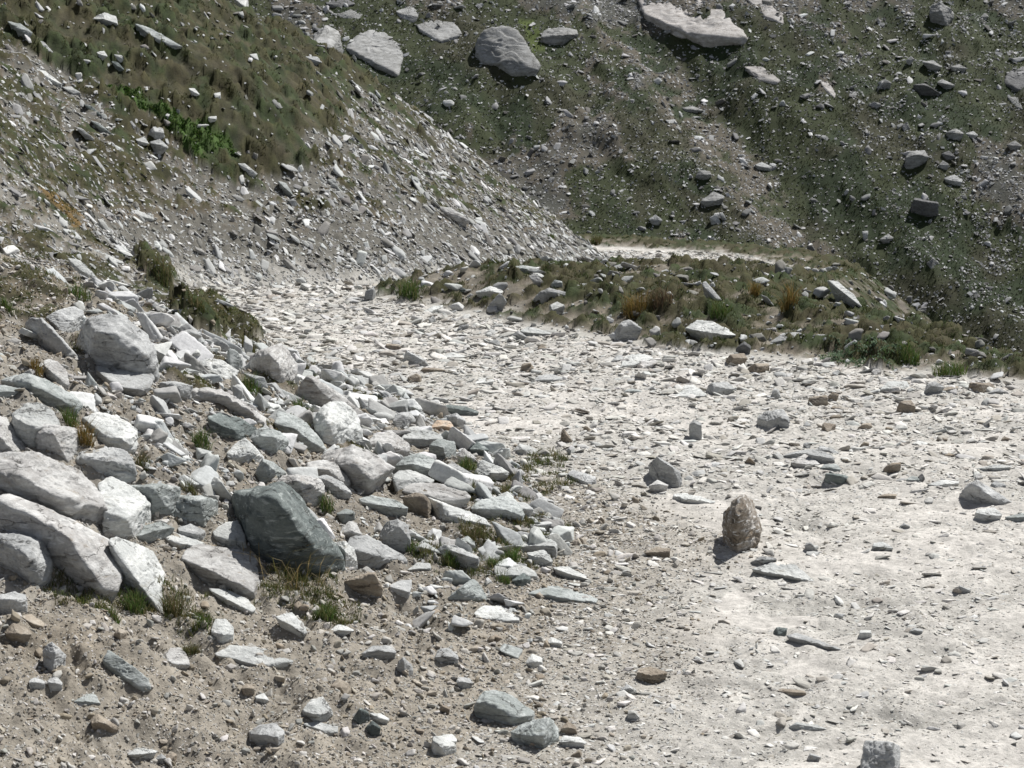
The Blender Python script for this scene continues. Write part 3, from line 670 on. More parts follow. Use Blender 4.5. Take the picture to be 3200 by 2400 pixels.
rock|y|10|1465,350 1480,340 1545,415 1520,420 1480,390|1470,360 1530,415|.4|pale narrow slab in the tussocks on the hump
rock|w|10|765,535 800,515 890,540 880,550 790,552|770,535 810,540 885,545|2|flat white slab at the verge foot
rock|y|10|730,555 760,530 800,560 770,570|733,552 765,545 797,560|.8|sloping tan rock left of the flat white verge slab
stone|b|11|1280,650 1310,605 1355,640 1350,650|1283,640 1345,640|.6|dark brown tipped stone on the far track below the verge
rock|y|11|945,615 950,585 1000,575 1025,600 1020,620|948,592 1022,592|1|grey square stone near the verge foot
slab|b|11|470,805 490,770 600,775 650,790 560,800|475,782 560,782 640,788|2|flat dark slab below the dark pointed wedge rock
slab|w|11|610,710 640,680 700,665 790,695 700,712|615,705 700,700 785,700|4|smooth white slab on the far track
slab|w|11|835,885 880,850 960,840 985,860 950,890|840,882 910,876 980,868|4|pale lozenge slab on the mid track
stone|b|11|230,640 235,605 320,610 340,640 280,648|233,615 335,625|1.2|brown brick like stone left of the dark pointed wedge rock
stone|y|11|545,470 525,440 560,410 585,450|530,440 580,445|.6|grey pointed cobble near the hump's left edge
stone|y|11|720,520 745,480 810,470 800,510|725,510 805,480|.6|blue grey slanting rock at the hump's foot
slab|w|11|480,395 560,345 630,340 620,365 540,400|485,392 560,375 625,352|1.5|long pale slab on the hump's foot
rock|y|11|80,310 95,240 150,215 165,250 140,310|85,280 150,225|.5|brown upright rock at the left tip of the hump
rock|G|11|740,240 760,215 790,230 785,255|742,232 788,236|.8|small dark block on the hump
rock|g|11|1370,200 1400,165 1455,175 1455,220 1400,222|1375,190 1450,185|.8|green grey block near the beige plank like slab
stone|w|12|0,860 60,790 140,810 225,850 210,890 100,885|10,850 90,840 140,880|1|angular white stone at the left edge of the open track
stone|b|12|415,775 430,670 455,665 525,770 500,782|425,700 470,720 515,775|.5|small upright cream pebble standing on the mid track
stone|y|12|470,1050 520,1020 610,1045 730,1075 735,1140 670,1165 600,1090|475,1055 590,1065 650,1130 732,1085|1.5|stepped flat pale stone by the grassy track edge
stone|b|12|70,165 90,100 160,88 190,150 180,170|75,125 165,100|.9|tan boxy stone on the far centre track
slab|g|12|960,350 1000,318 1100,325 1135,345 1040,355|965,340 1050,335 1130,345|1.5|dark green lens shaped stone on the mid track
rock|p|12|1075,110 1110,70 1240,65 1265,90 1180,110 1120,140|1085,95 1180,85 1260,92|2|brown edged flat rock before the verge
slab|w|12|920,140 980,30 1100,15 1240,50 1110,80 1060,120|930,135 1060,110 1180,70|4|broad pale flat rock before the verge grass
rock|y|12|850,90 900,30 955,25 965,70 900,85|855,80 905,70 960,60|1|pale pyramidal stone left of the broad pale flat rock
slab|y|12|180,250 230,200 330,190 440,220 430,250 320,240|190,240 330,215 435,235|1.5|brown grey flat rock on the far centre track
stone|b|12|615,650 640,635 700,685 670,690|618,645 690,688|.6|small tan splinter on the mid track
stone|y|12|1180,580 1230,565 1290,600 1250,610|1235,580 1285,600|.8|small brown lump on the mid track
slab|w|12|1385,1260 1400,1230 1500,1215 1760,1290 1740,1310 1560,1300 1450,1290|1390,1240 1500,1270 1750,1298|4|long white flat slab behind the upright jagged boulder
stone|b|12|2005,960 2050,905 2110,960 2060,968|2010,950 2055,920 2105,960|.6|dark triangular stone in front of the long grey slabs
stone|y|12|470,850 490,830 515,850 505,890 480,885|473,845 512,850|.7|tiny grey upright pebble by the track edge
slab|y|13|550,205 560,170 610,155 640,185 600,205|553,182 635,180|1|brown stone under the silvery verge plants
stone|p|13|890,195 910,145 975,150 980,190 930,200|893,170 978,165|1|rounded pinkish stone under the right verge grass
stone|w|13|1140,560 1170,525 1215,535 1225,565|1143,555 1222,555|1|white pebble at the foot of the dark squarish brown rock
stone|b|13|1450,765 1490,735 1555,750 1545,770|1455,755 1550,755|1|flat oval grey stone on the right track
slab|w|13|1240,800 1290,765 1370,780 1390,800 1300,805|1245,790 1385,795|2|pale edged slab on the right track
stone|b|13|2010,765 2040,725 2090,745 2070,768|2015,755 2085,750|.9|rounded brown pebble at the right edge of the track
stone|b|13|1515,895 1560,870 1625,895 1560,900|1520,890 1620,892|1.2|low tan stone above the dark standing stone
slab|g|13|1190,1115 1240,1070 1310,1085 1310,1125|1193,1105 1305,1105|1.2|pale cobble left of the tiny dark standing stone
slab|g|13|445,1010 480,970 590,965 640,1020 560,1030|450,1000 540,1000 630,1018|1.6|pale flat stone behind the dark green block
stone|b|13|635,945 650,920 695,925 695,950|638,932 694,932|1|small brown cobble right of the grey slabs
stone|y|13|300,830 310,785 350,780 370,815 345,835|303,800 366,805|.8|dull grey cobble behind the long grey slabs
slab|y|13|420,840 450,805 540,830 620,875 560,880 470,860|430,830 530,850 610,876|1|brown grey slab behind the pale wedge slab
stone|y|13|300,640 335,595 375,640 340,645|304,632 370,635|.8|small greenish cone stone right of the marbled rock
slab|b|13|540,490 560,465 650,480 645,500 580,503|545,478 648,488|1.8|flat brown stone below the two brown rocks
stone|b|13|530,585 560,545 625,540 630,575|535,560 628,555|.8|ragged brown stone above the brown cornered stone
stone|b|13|770,670 820,615 890,610 905,650 850,665|775,655 830,625 900,640|.8|pile topped brown stone in the right middle of the track
stone|b|13|1010,670 1030,645 1080,655 1075,680|1013,655 1078,662|1|low brown pebble right of the pile topped brown stone
slab|y|13|1920,1150 1960,1115 2050,1140 2060,1170 1980,1175|1930,1135 2055,1150|1.5|grey slab just beyond the dark grey right edge boulder
stone|p|13|1780,1110 1800,1050 1840,1045 1860,1090|1785,1090 1855,1085|.6|pale pinkish stone on top of the dark grey right edge boulder
outcrop|p|0|1360,-10 1490,-10 1500,22 1570,30 1605,60 1620,86 1580,90 1525,97 1480,82 1420,62 1385,32|1395,32 1480,70 1525,88 1615,84|9|pinkish bedrock slabs bared on the upper mountainside
outcrop|p|0|1600,-10 1670,-10 1690,25 1695,55 1650,40|1610,-5 1660,40|9|narrow pinkish bedrock strip right of the bared bedrock slabs
outcrop|y|2|880,265 940,170 1050,140 1130,160 1190,260 1210,320 1290,400 1200,442 1100,442 1050,405 930,362 895,312|900,305 1050,365 1160,385 1288,402|1.2|biggest grey outcrop with a dark shadowed base on the mountainside
boulder|y|2|1265,240 1290,170 1380,160 1480,170 1490,212 1430,238 1320,262|1275,212 1400,205 1490,200|2|flat topped grey boulder right of the biggest mountainside outcrop
outcrop|y|2|130,270 230,190 340,160 420,210 490,290 470,385 440,445 350,410 230,340|150,275 280,270 420,330 450,430|1.2|pale grey domed outcrop showing above the hillside crest
outcrop|y|2|-40,200 40,140 110,180 130,275 60,280 -40,260|-30,220 60,200 125,240|1|broken pale outcrop at the crest left of the domed outcrop
outcrop|y|2|550,140 640,110 780,130 820,200 700,252 650,235|560,160 660,190 700,240 815,205|1|dark grey broken outcrop left of the biggest outcrop
outcrop|y|2|430,60 520,30 580,80 540,135 460,105|440,70 500,90 570,100|1|slanted grey outcrop above the domed outcrop
outcrop|d|2|30,10 140,-10 210,20 120,42 40,38|35,22 120,25 205,22|1|dark rock ledge at the top above the hillside crest
outcrop|y|2|60,75 170,50 250,80 220,112 110,105|70,80 150,80 240,90|1.5|pale slabby outcrop under the dark rock ledge
boulder|y|3|1660,70 1680,25 1730,10 1790,50 1812,100 1770,152 1690,125|1665,80 1730,70 1800,95|.7|large rounded boulder at the top right of the mountainside
boulder|y|3|1525,910 1560,870 1640,865 1665,905 1620,952 1530,972|1530,905 1600,890 1662,905|1.2|pale topped boulder with a black shadowed base on the right mountainside
boulder|d|3|1560,1175 1580,1138 1720,1165 1722,1242 1640,1248 1560,1225|1575,1148 1650,1162 1720,1175|1.5|dark rectangular block on the right mountainside
boulder|y|3|318,1025 340,980 400,985 417,1010 360,1038|320,1010 370,1005 415,1008|1.2|pale topped boulder on the lower middle mountainside
boulder|y|3|345,1162 420,1102 490,1130 462,1178 390,1192|350,1160 430,1158 485,1140|1.2|whale backed grey boulder on the lower middle mountainside
boulder|w|3|660,950 700,933 760,960 750,988 680,978|665,955 710,962 755,970|1|rounded white boulder in the middle of the mountainside
boulder|d|3|1570,490 1640,478 1740,540 1690,552 1590,525|1575,488 1650,490 1735,540|.7|long dark slab boulder on the right mountainside
boulder|y|3|1370,475 1410,455 1450,475 1440,512 1390,512|1375,475 1445,478|.7|round grey boulder left of the long dark slab boulder
boulder|y|3|1760,760 1820,740 1870,770 1830,812 1780,792|1765,762 1815,765 1865,772|1|grey boulder above the pale topped black based boulder
boulder|w|3|1870,770 1920,755 1950,780 1910,798|1873,772 1945,780|1.2|pale wedge boulder right of the grey boulder
boulder|w|3|1750,1025 1810,1005 1860,1040 1840,1072 1770,1052|1755,1030 1800,1040 1855,1050|1|whitish boulder above the dark rectangular block
boulder|d|3|1735,885 1780,868 1822,905 1770,922|1740,885 1815,900|1|dark angular boulder right of the pale topped black based boulder
boulder|g|3|1720,950 1745,925 1780,945 1770,980 1725,975|1722,950 1775,950|.7|striped grey boulder under the dark angular boulder
outcrop|d|3|2095,480 2110,430 2150,395 2250,370 2250,545 2140,512|2100,460 2160,440 2240,440|.6|dark craggy outcrop cut by the right frame edge
outcrop|y|3|2110,555 2180,560 2207,635 2160,615|2115,560 2165,590 2200,625|.5|grey slanted slab below the dark craggy outcrop
boulder|y|3|1378,1380 1430,1345 1462,1370 1420,1402|1382,1378 1455,1375|1.2|pale topped boulder left of the mossy ledge
boulder|w|3|1278,1332 1315,1328 1312,1372 1290,1382|1280,1345 1312,1345|.7|small upright white boulder left of the mossy ledge boulder
boulder|y|3|1648,1515 1690,1485 1727,1520 1680,1552|1652,1512 1722,1515|.7|grey boulder under the mossy ledge at right
slab|w|3|398,1255 440,1230 467,1290 420,1294|402,1260 430,1280 460,1288|.4|white tilted slab, one of a close pair low on the mountainside
slab|w|3|452,1225 475,1222 502,1270 480,1270|455,1230 490,1268|.4|thin white slab leaning beside the white tilted slab
boulder|w|3|48,1262 90,1235 132,1270 90,1297|52,1265 125,1272|.7|white angular boulder low on the mountainside left of the far track
boulder|y|3|1708,475 1740,455 1817,490 1790,512|1712,475 1745,480 1812,495|.8|pale boulder right of the long dark slab boulder
boulder|y|3|1620,355 1690,348 1742,385 1700,407|1625,360 1690,370 1738,388|.7|grey slab boulder high on the right mountainside
boulder|y|3|1780,385 1840,370 1888,395 1830,412|1783,385 1880,395|1|flat grey boulder high on the right mountainside
boulder|y|3|1310,608 1350,585 1392,600 1360,627|1313,605 1388,602|1|dark topped boulder below the round grey boulder
boulder|y|3|1508,725 1540,700 1557,740 1520,762|1512,722 1552,730|.7|pale upright boulder above the pale topped black based boulder
boulder|y|3|1528,352 1560,322 1582,340 1550,374|1532,350 1578,342|.7|pale slanted boulder high on the right mountainside
boulder|y|3|2108,835 2160,808 2202,840 2160,862|2112,835 2198,842|1|grey boulder on the scree at the right edge
boulder|y|3|1958,102 1985,75 2012,95 1980,112|1962,100 2008,96|.8|small grey boulder right of the large top right boulder
outcrop|p|3|600,385 690,378 760,420 822,470 780,492 680,462|610,388 680,430 810,475|6|cream bedrock patch in the grass of the middle mountainside
outcrop|p|3|1028,460 1080,470 1130,535 1122,572 1070,532|1035,468 1080,505 1120,560|.8|cream rock rib beside the gully
slab|y|3|240,620 300,612 370,635 330,650 270,645|245,625 360,638|2|weathered ledge slab on the middle mountainside
slab|w|3|145,692 200,688 215,708 170,712|148,695 210,705|2|small pale slab left of the weathered ledge slab
slab|g|1|775,135 850,155 960,215 1055,270 1000,280 900,238 800,178|785,145 880,210 1000,272|.6|long green grey slab on the turf near the top of the hillside
rock|w|1|520,110 600,70 670,95 682,148 590,130|530,112 600,110 675,135|.8|white rock sunk in the turf at the top left
slab|w|1|175,390 260,408 365,490 350,505 250,455|185,395 270,445 355,500|.6|long white slab lying along the stony gully
slab|w|1|355,500 410,498 465,532 430,547|360,505 425,540|.6|shorter white slab just below the long white gully slab
slab|g|1|40,120 120,138 192,190 150,210 80,170|50,130 110,175 180,198|.6|grey green slab at the head of the stony gully
slab|w|1|188,225 250,240 308,302 280,300|195,235 290,300|.5|narrow pale slab below the gully head slab
slab|w|1|1365,940 1412,942 1485,1000 1440,1014|1375,950 1430,995 1475,1008|.4|bright white slab lying on the turf lip
slab|g|1|1595,1040 1650,1055 1695,1132 1650,1115|1605,1050 1650,1105 1690,1128|.4|grey slab on the scree right of the turf lip
slab|w|1|1655,1150 1700,1152 1737,1197 1700,1194|1662,1158 1730,1195|.4|white slab just below the grey scree slab
slab|w|1|1885,1032 1930,1032 1955,1082 1920,1084|1892,1040 1945,1080|.4|pale oval slab on the scree of the hillside nose
slab|G|1|-30,1190 120,1225 270,1290 260,1310 -30,1268|-30,1225 120,1255 262,1300|2|long dark green blade of rock jutting from the left frame edge
rock|w|1|355,1315 430,1328 472,1370 460,1398 390,1394|365,1330 420,1368 465,1378|.8|pale block with a shaded base right of the dark green blade
slab|w|1|500,1432 560,1438 712,1510 700,1525 560,1480|510,1440 600,1490 705,1520|.8|long white slab above the overhanging turf bank
slab|w|1|388,1485 460,1498 562,1600 540,1614 430,1585|395,1495 470,1560 550,1608|.6|broad white slab left of the overhanging turf bank
slab|w|1|750,1212 790,1208 888,1255 880,1278 800,1254|755,1218 810,1250 882,1270|.6|pale slab pair on the lower hillside scree
slab|w|1|655,312 700,318 732,350 690,360|660,318 725,352|.5|small white slab in turf above the leafy patch
rock|w|1|555,300 600,293 622,325 580,338|560,308 618,325|.7|small white rock left of the small white turf slab
slab|w|1|1435,440 1510,462 1555,500 1490,494|1440,447 1500,488 1550,498|.5|pale flat slab in the middle of the upper turf
rock|w|1|1085,508 1120,508 1152,545 1110,550|1090,515 1145,545|.6|white stone in the turf above the leafy patch
rock|w|1|1435,312 1480,308 1492,350 1450,344|1440,318 1488,345|.6|white stone high on the turf near the crest
rock|y|1|1755,322 1830,328 1858,360 1800,360|1762,330 1850,358|.7|pale rock on the turf just below the crest
rock|G|1|640,352 680,358 718,402 680,408|645,360 712,402|.5|dark stone in the turf below the small white turf slab
boulder|y|1|850,775 880,728 940,738 948,790 890,802|855,770 890,755 945,765|.7|largest grey boulder in the stony gully
rock|y|1|860,818 920,800 975,850 900,884|865,825 920,835 968,855|.8|grey rock below the largest gully boulder
rock|w|1|780,802 830,788 862,830 800,834|785,808 858,828|.9|pale rock left of the grey gully rock
rock|w|1|1198,672 1250,668 1242,697 1200,694|1202,680 1245,685|.8|bright white stone on the turf right of the leafy patch
rock|w|1|1228,538 1270,530 1272,562 1240,564|1232,545 1270,550|.8|bright white stone high on the turf
slab|g|1|518,692 560,702 645,770 620,775|525,700 635,772|.4|thin pale slab on the scree below the gully
slab|y|1|428,728 470,738 545,800 520,806|435,735 535,802|.4|thin grey slab left of the thin pale scree slab
slab|G|1|478,598 530,612 595,670 560,664|485,605 580,666|.4|thin dark slab beside the gully
outcrop|w|1|1325,-30 1425,-30 1432,30 1412,44 1385,38|1345,-10 1415,10|1|bright white rock face at the top edge above the hillside crest
"""

# ------------------------------------------------------------------ stone
def rock_material(name, base, second, vein, stain, streak=.5, lichen=.35, sc=1.0):
    m, nt, b = new_mat(name, .82)
    geo = node(nt, "ShaderNodeNewGeometry")
    oi = node(nt, "ShaderNodeObjectInfo")
    mp = node(nt, "ShaderNodeMapping"); mp.inputs["Scale"].default_value = (sc, sc, 3.6 * sc); mp.inputs["Rotation"].default_value = (.5, .55, .2)
    nt.links.new(geo.outputs["Position"], mp.inputs["Vector"])
    n_big = node(nt, "ShaderNodeTexNoise", Scale=2.6, Detail=7.0, Roughness=.62, Distortion=.6)
    n_mid = node(nt, "ShaderNodeTexNoise", Scale=9.0, Detail=8.0, Roughness=.7, Distortion=.3)
    n_fin = node(nt, "ShaderNodeTexNoise", Scale=48.0, Detail=6.0, Roughness=.75)
    n_lic = node(nt, "ShaderNodeTexNoise", Scale=17.0, Detail=4.0, Roughness=.6)
    for n in (n_big, n_mid): nt.links.new(mp.outputs[0], n.inputs["Vector"])
    for n in (n_fin, n_lic): nt.links.new(geo.outputs["Position"], n.inputs["Vector"])
    c = mixcol(nt, ramp(nt, n_big.outputs[0], [(.40, 0.0), (.56, 1.0)]), base, second)
    c = mixcol(nt, ramp(nt, n_mid.outputs[0], [(.54, 0.0), (.62, streak)]), c, vein)
    c = mixcol(nt, ramp(nt, n_mid.outputs[0], [(.34, streak), (.43, 0.0)]), c, stain)
    c = mixcol(nt, ramp(nt, n_lic.outputs[0], [(.60, 0.0), (.70, lichen)]), c, (.10, .095, .08))
    wob = node(nt, "ShaderNodeVectorMath", operation='MULTIPLY_ADD')
    nt.links.new(n_mid.outputs["Color"], wob.inputs[0]); wob.inputs[1].default_value = (.22, .22, .22)
    nt.links.new(mp.outputs[0], wob.inputs[2])
    vc = node(nt, "ShaderNodeTexVoronoi", Scale=2.1, feature='DISTANCE_TO_EDGE'); nt.links.new(wob.outputs[0], vc.inputs["Vector"])
    gate = ramp(nt, n_big.outputs[0], [(.48, 0.0), (.62, 1.0)] if sc == 1.0 else [(.25, .4), (.5, 1.0)])
    line = ramp(nt, vc.outputs["Distance"], [(0.0, .5), (.02, 0.0)])
    gl = nt.nodes.new("ShaderNodeMath"); gl.operation = 'MULTIPLY'
    nt.links.new(gate, gl.inputs[0]); nt.links.new(line, gl.inputs[1])
    c = mixcol(nt, gl.outputs[0], c, (.09, .08, .065))
    c = mixcol(nt, 1.0, c, ramp(nt, n_fin.outputs[0], [(.25, .72), (.5, 1.0), (.75, 1.22)]), 'MULTIPLY')
    c = mixcol(nt, 1.0, c, ramp(nt, oi.outputs["Random"], [(0, .84), (1, 1.12)]), 'MULTIPLY')
    nt.links.new(c, b.inputs["Base Color"])
    b1 = node(nt, "ShaderNodeBump", Strength=.75, Distance=.03); nt.links.new(n_mid.outputs[0], b1.inputs["Height"])
    b2 = node(nt, "ShaderNodeBump", Strength=.6, Distance=.008); nt.links.new(n_fin.outputs[0], b2.inputs["Height"])
    b0 = node(nt, "ShaderNodeBump", Strength=.9, Distance=.02, invert=True); nt.links.new(gl.outputs[0], b0.inputs["Height"])
    nt.links.new(b0.outputs[0], b1.inputs["Normal"])
    nt.links.new(b1.outputs[0], b2.inputs["Normal"]); nt.links.new(b2.outputs[0], b.inputs["Normal"])
    return m

STONE = {
    'w': rock_material("pale_gneiss", (.59, .595, .57), (.43, .44, .425), (.66, .66, .64), (.27, .25, .20), .5, .25),
    'y': rock_material("grey_gneiss", (.455, .46, .45), (.33, .335, .33), (.56, .56, .545), (.19, .175, .15), .65, .4),
    'g': rock_material("green_schist", (.42, .442, .428), (.28, .302, .290), (.55, .57, .55), (.20, .21, .18), .6, .25),
    'G': rock_material("dark_green_schist", (.19, .215, .205), (.115, .135, .13), (.42, .45, .43), (.09, .095, .09), .7, .2),
    'd': rock_material("dark_rock", (.15, .15, .15), (.10, .10, .10), (.24, .24, .23), (.07, .065, .06), .5, .3),
    'b': rock_material("brown_rock", (.34, .295, .235), (.25, .21, .165), (.45, .41, .35), (.17, .115, .06), .6, .3),
    'p': rock_material("pinkish_gneiss", (.51, .505, .485), (.36, .35, .335), (.61, .605, .585), (.25, .215, .17), .65, .4),
    'r': rock_material("rust_stained_gneiss", (.27, .245, .215), (.17, .14, .105), (.60, .59, .57), (.13, .085, .045), .9, .3),
    'f': rock_material("lichened_outcrop", (.33, .33, .32), (.23, .23, .22), (.43, .43, .42), (.10, .095, .08), .8, .5, .4),
    'q': rock_material("pinkish_bedrock", (.46, .435, .41), (.34, .32, .30), (.54, .52, .50), (.17, .14, .11), .9, .4, .4),
    'o': rock_material("orange_stained_rock", (.52, .36, .23), (.50, .43, .35), (.60, .50, .40), (.34, .17, .07), .6, .2),
}

ICO = {}
def ico(level):
    if level not in ICO:
        bm = bmesh.new()
        bmesh.ops.create_icosphere(bm, subdivisions=level, radius=1)
        bm.verts.ensure_lookup_table()
        v = np.array([q.co[:] for q in bm.verts]); f = np.array([[q.index for q in p.verts] for p in bm.faces])
        bm.free()
        ICO[level] = (v / np.linalg.norm(v, axis=1, keepdims=True), f)
    return ICO[level]

def hull_planes(pts):
    bm = bmesh.new()
    for p in pts: bm.verts.new(p)
    r = bmesh.ops.convex_hull(bm, input=bm.verts)
    bm.normal_update()
    N, D, V = [], [], set()
    for f in bm.faces:
        if f.calc_area() > 1e-9:
            N.append(f.normal[:]); D.append(f.normal.dot(f.verts[0].co))
            for v in f.verts: V.add(v.index if v.index >= 0 else 0)
    used = np.array([v.co[:] for v in bm.verts if v.link_faces])
    bm.free()
    return np.array(N), np.array(D), used

def rock_mesh(name, pts, level, seed, rough=1.0, lump=1.0, chips=9):
    """a weathered block filling the hull of the points"""
    pts = np.asarray(pts, float)
    lo, hi = pts.min(0), pts.max(0)
    half = np.maximum((hi - lo) / 2, 1e-3)
    rr = np.random.default_rng(seed)
    q = (pts - (lo + hi) / 2) / half
    N, D, used = hull_planes(q)
    cen = used.mean(0)
    if (D - N @ cen).min() < .02: cen = used.mean(0) * .5 + .5 * q.mean(0)
    D = D - N @ cen
    flip = D < 0; N[flip] *= -1; D = np.maximum(np.abs(D), .02)
    # broken-off corners
    for _ in range(chips):
        n = rr.normal(size=3); n /= np.linalg.norm(n)
        sup = ((used - cen) @ n).max()
        N = np.vstack([N, n]); D = np.append(D, sup * rr.uniform(.88, .97))
    dirs, faces = ico(level)
    g = np.maximum(dirs @ N.T, 1e-6) / D[None]
    p = 70.0
    mx = g.max(1, keepdims=True)
    r = 1.0 / (mx[:, 0] * ((g / mx) ** p).sum(1) ** (1 / p))
    P = (dirs * r[:, None] + cen) * half
    size = float(np.mean(half))
    f = 1.0 / size
    off = rr.uniform(-50, 50, 3)
    A = P * f + off
    d1 = noise3(A[:, 0] * 1.3, A[:, 1] * 1.3, A[:, 2] * 1.3, seed % 97)
    d2 = noise3(A[:, 0] * 3.1, A[:, 1] * 3.1, A[:, 2] * 4.5, seed % 89 + 3)
    d3 = noise3(A[:, 0] * 8, A[:, 1] * 8, A[:, 2] * 11, seed % 83 + 7)
    d4 = noise3(A[:, 0] * 19, A[:, 1] * 19, A[:, 2] * 24, seed % 79 + 9)
    ax = np.array([.35, -.2, .9]) + rr.normal(size=3) * .25; ax /= np.linalg.norm(ax)
    t = (A @ ax) * (4.2 if lump > .6 else 3.6) + (.9 if lump > .6 else 1.3) * d2
    ledge = (t - np.floor(t)); ledge = np.minimum(ledge, (1 - ledge) * 5) - .4
    crack = -np.exp(-(d1 / .05) ** 2) * .6 - np.exp(-((d2 + .15 * d3) / .05) ** 2) * .35
    disp = size * ((.022 * d1 + .024 * d2 + .019 * d3 + .011 * d4) * lump + (.026 * ledge + (.034 if chips < 20 else 0) * crack) * rough)
    nrm = dirs / half; nrm /= np.linalg.norm(nrm, axis=1, keepdims=True)
    P = P + nrm * disp[:, None] + (lo + hi) / 2
    return P, faces

ROCK_COUNT = [0]
ROCK_BASES = []
def build_rock(row):
    nm, mt, tag, outl, ridge, k, label = row.split('|')
    tag, k = int(tag), float(k)
    if tag not in (0, 2, 3): k = k * 2.0 if k >= .6 else k * 1.3
    if tag in (0, 2, 3): mt = {'y': 'f', 'w': 'y', 'p': 'q', 'g': 'f'}.get(mt, mt)
    O = crop_px(tag, parse(outl)); Rg = crop_px(tag, parse(ridge))
    n = len(O)
    alln = np.vstack([O, Rg])
    td = ground_hit(alln[:, 0], alln[:, 1])
    low = int(np.argmax(O[:, 1]))
    o = np.argsort(Rg[:, 0]); rx, ry = Rg[o, 0], Rg[o, 1]
    ridge_y = np.interp(alln[:, 0], rx, ry)
    d0 = td[low]
    Wm = (O[:, 0].max() - O[:, 0].min()) / F_PX * d0
    Hm = (O[:, 1].max() - O[:, 1].min()) / F_PX * d0
    size = max(min(Wm, 2.2 * Hm), .4 * Wm)
    lower = [i for i in range(n) if O[i, 1] > ridge_y[i] + .4]
    if low not in lower: lower.append(low)
    lo_sorted = sorted(lower, key=lambda i: O[i, 0])
    bo_pts = np.clip((td[lo_sorted] - d0) * .9, -.25 * size, 1.1 * size)
    bo = np.interp(alln[:, 0], O[lo_sorted, 0], bo_pts)
    h = np.maximum(ridge_y - alln[:, 1], 0) / F_PX * d0
    lift = (.10 if nm != 'outcrop' else .03) * size
    off = bo + k * h
    cap = td - d0 - lift
    up = h > 1e-6
    # on a steep bank a top cannot run back into the hill: the front stands forward instead
    iu = [i for i in range(n) if up[i]]
    if iu and tag not in (0, 2, 3) and nm != 'slab':
        iu.sort(key=lambda i: O[i, 0])
        lack = np.clip([k * h[i] - max(cap[i] - bo[i], 0) for i in iu], 0, .45 * size)
        fwd = np.interp(alln[:, 0], O[iu, 0], lack)
        off[n:] -= fwd[n:]
        for i in lower: off[i] -= .35 * fwd[i]
    off = np.where(up & (cap < off), np.maximum(cap, bo - .05 * size), off)
    # the crease stands out towards the viewer, so the sides turn away
    xm, hw = O[:, 0].mean(), max(.5 * (O[:, 0].max() - O[:, 0].min()), 1e-3)
    bulge = (.38 if 'jagged' in label else .04 if nm == 'outcrop' else .20 if nm != 'slab' else .06) * size * np.clip(1 - ((alln[:, 0] - xm) / hw) ** 2, 0, 1)
    off[n:] -= bulge[n:]
    if nm == 'outcrop' and 'shadowed base' not in label:
        off = np.clip(td - d0, -1.5 * size, 3 * size) - np.where(np.arange(len(alln)) < n, -.01, .11) * size
    a, dy, dz = ray(alln[:, 0], alln[:, 1])
    t = d0 + off                                                    # distance along +Y
    P = np.stack([t * a / dy, t, CAM_H + t * dz / dy], 1)
    # the back of the rock and its buried foot
    c2 = O.mean(0)
    Ob = c2 + (O - c2) * .86
    ab, dyb, dzb = ray(Ob[:, 0], Ob[:, 1])
    T = .62 * size
    tb = d0 + off[:n] + T
    Bk = np.stack([tb * ab / dyb, tb, CAM_H + tb * dzb / dyb], 1)
    foot = P[lower].copy(); foot[:, 2] -= .26 * min(size, Hm * 2) + .01; foot[:, 1] += .14 * size
    pts = np.vstack([P, Bk, foot])
    wpx = max(O[:, 0].max() - O[:, 0].min(), O[:, 1].max() - O[:, 1].min())
    level = 6 if wpx > 26 else 5 if wpx > 10 else 4
    ROCK_COUNT[0] += 1
    rough = 1.5 if nm == 'outcrop' else 1.3 if 'jagged' in label else 1.5 if any(w in label for w in ('rough', 'knobbly', 'crumbly', 'broken')) else 1.0
    V, F = rock_mesh(nm, pts, level, 100 + ROCK_COUNT[0] * 7, rough, .55 if nm == 'outcrop' else rough, 2 if 'jagged' in label else 20 if nm == 'outcrop' else 9)
    base = np.array([P[:n, 0].mean(), P[:n, 1].mean(), V[:, 2].min()])
    me = mesh_from(nm, V - base, F, None, True)
    ROCK_BASES.append((base[0], d0, .5 * Wm))
    link({'slab': 'stone_slab', 'outcrop': 'rock_outcrop'}.get(nm, nm), me, STONE[mt], kind="thing", label=label,
         cat={'outcrop': 'rock outcrop', 'slab': 'slab'}.get(nm, nm), loc=tuple(base),
         group={'boulder': 'boulders', 'rock': 'loose rocks', 'slab': 'flat stone slabs', 'stone': 'stones on the ground', 'outcrop': 'rock outcrops'}[nm])

for row in ROCKS.strip().split('\n'):
    build_rock(row)

# ------------------------------------------------------------------ uncounted gravel, scree and far stones
def stone_material():
    m, nt, b = new_mat("loose_stone", .88)
    at = node(nt, "ShaderNodeAttribute", attribute_name="tone")
    geo = node(nt, "ShaderNodeNewGeometry")
    n = node(nt, "ShaderNodeTexNoise", Scale=30.0, Detail=6.0, Roughness=.7)
    nt.links.new(geo.outputs["Position"], n.inputs["Vector"])
    c = mixcol(nt, 1.0, at.outputs[0], ramp(nt, n.outputs[0], [(.28, .72), (.5, 1.0), (.74, 1.2)]), 'MULTIPLY')
    nt.links.new(c, b.inputs["Base Color"])
    bp = node(nt, "ShaderNodeBump", Strength=.5, Distance=.01); nt.links.new(n.outputs[0], bp.inputs["Height"])
    nt.links.new(bp.outputs[0], b.inputs["Normal"])
    return m
LOOSE = stone_material()

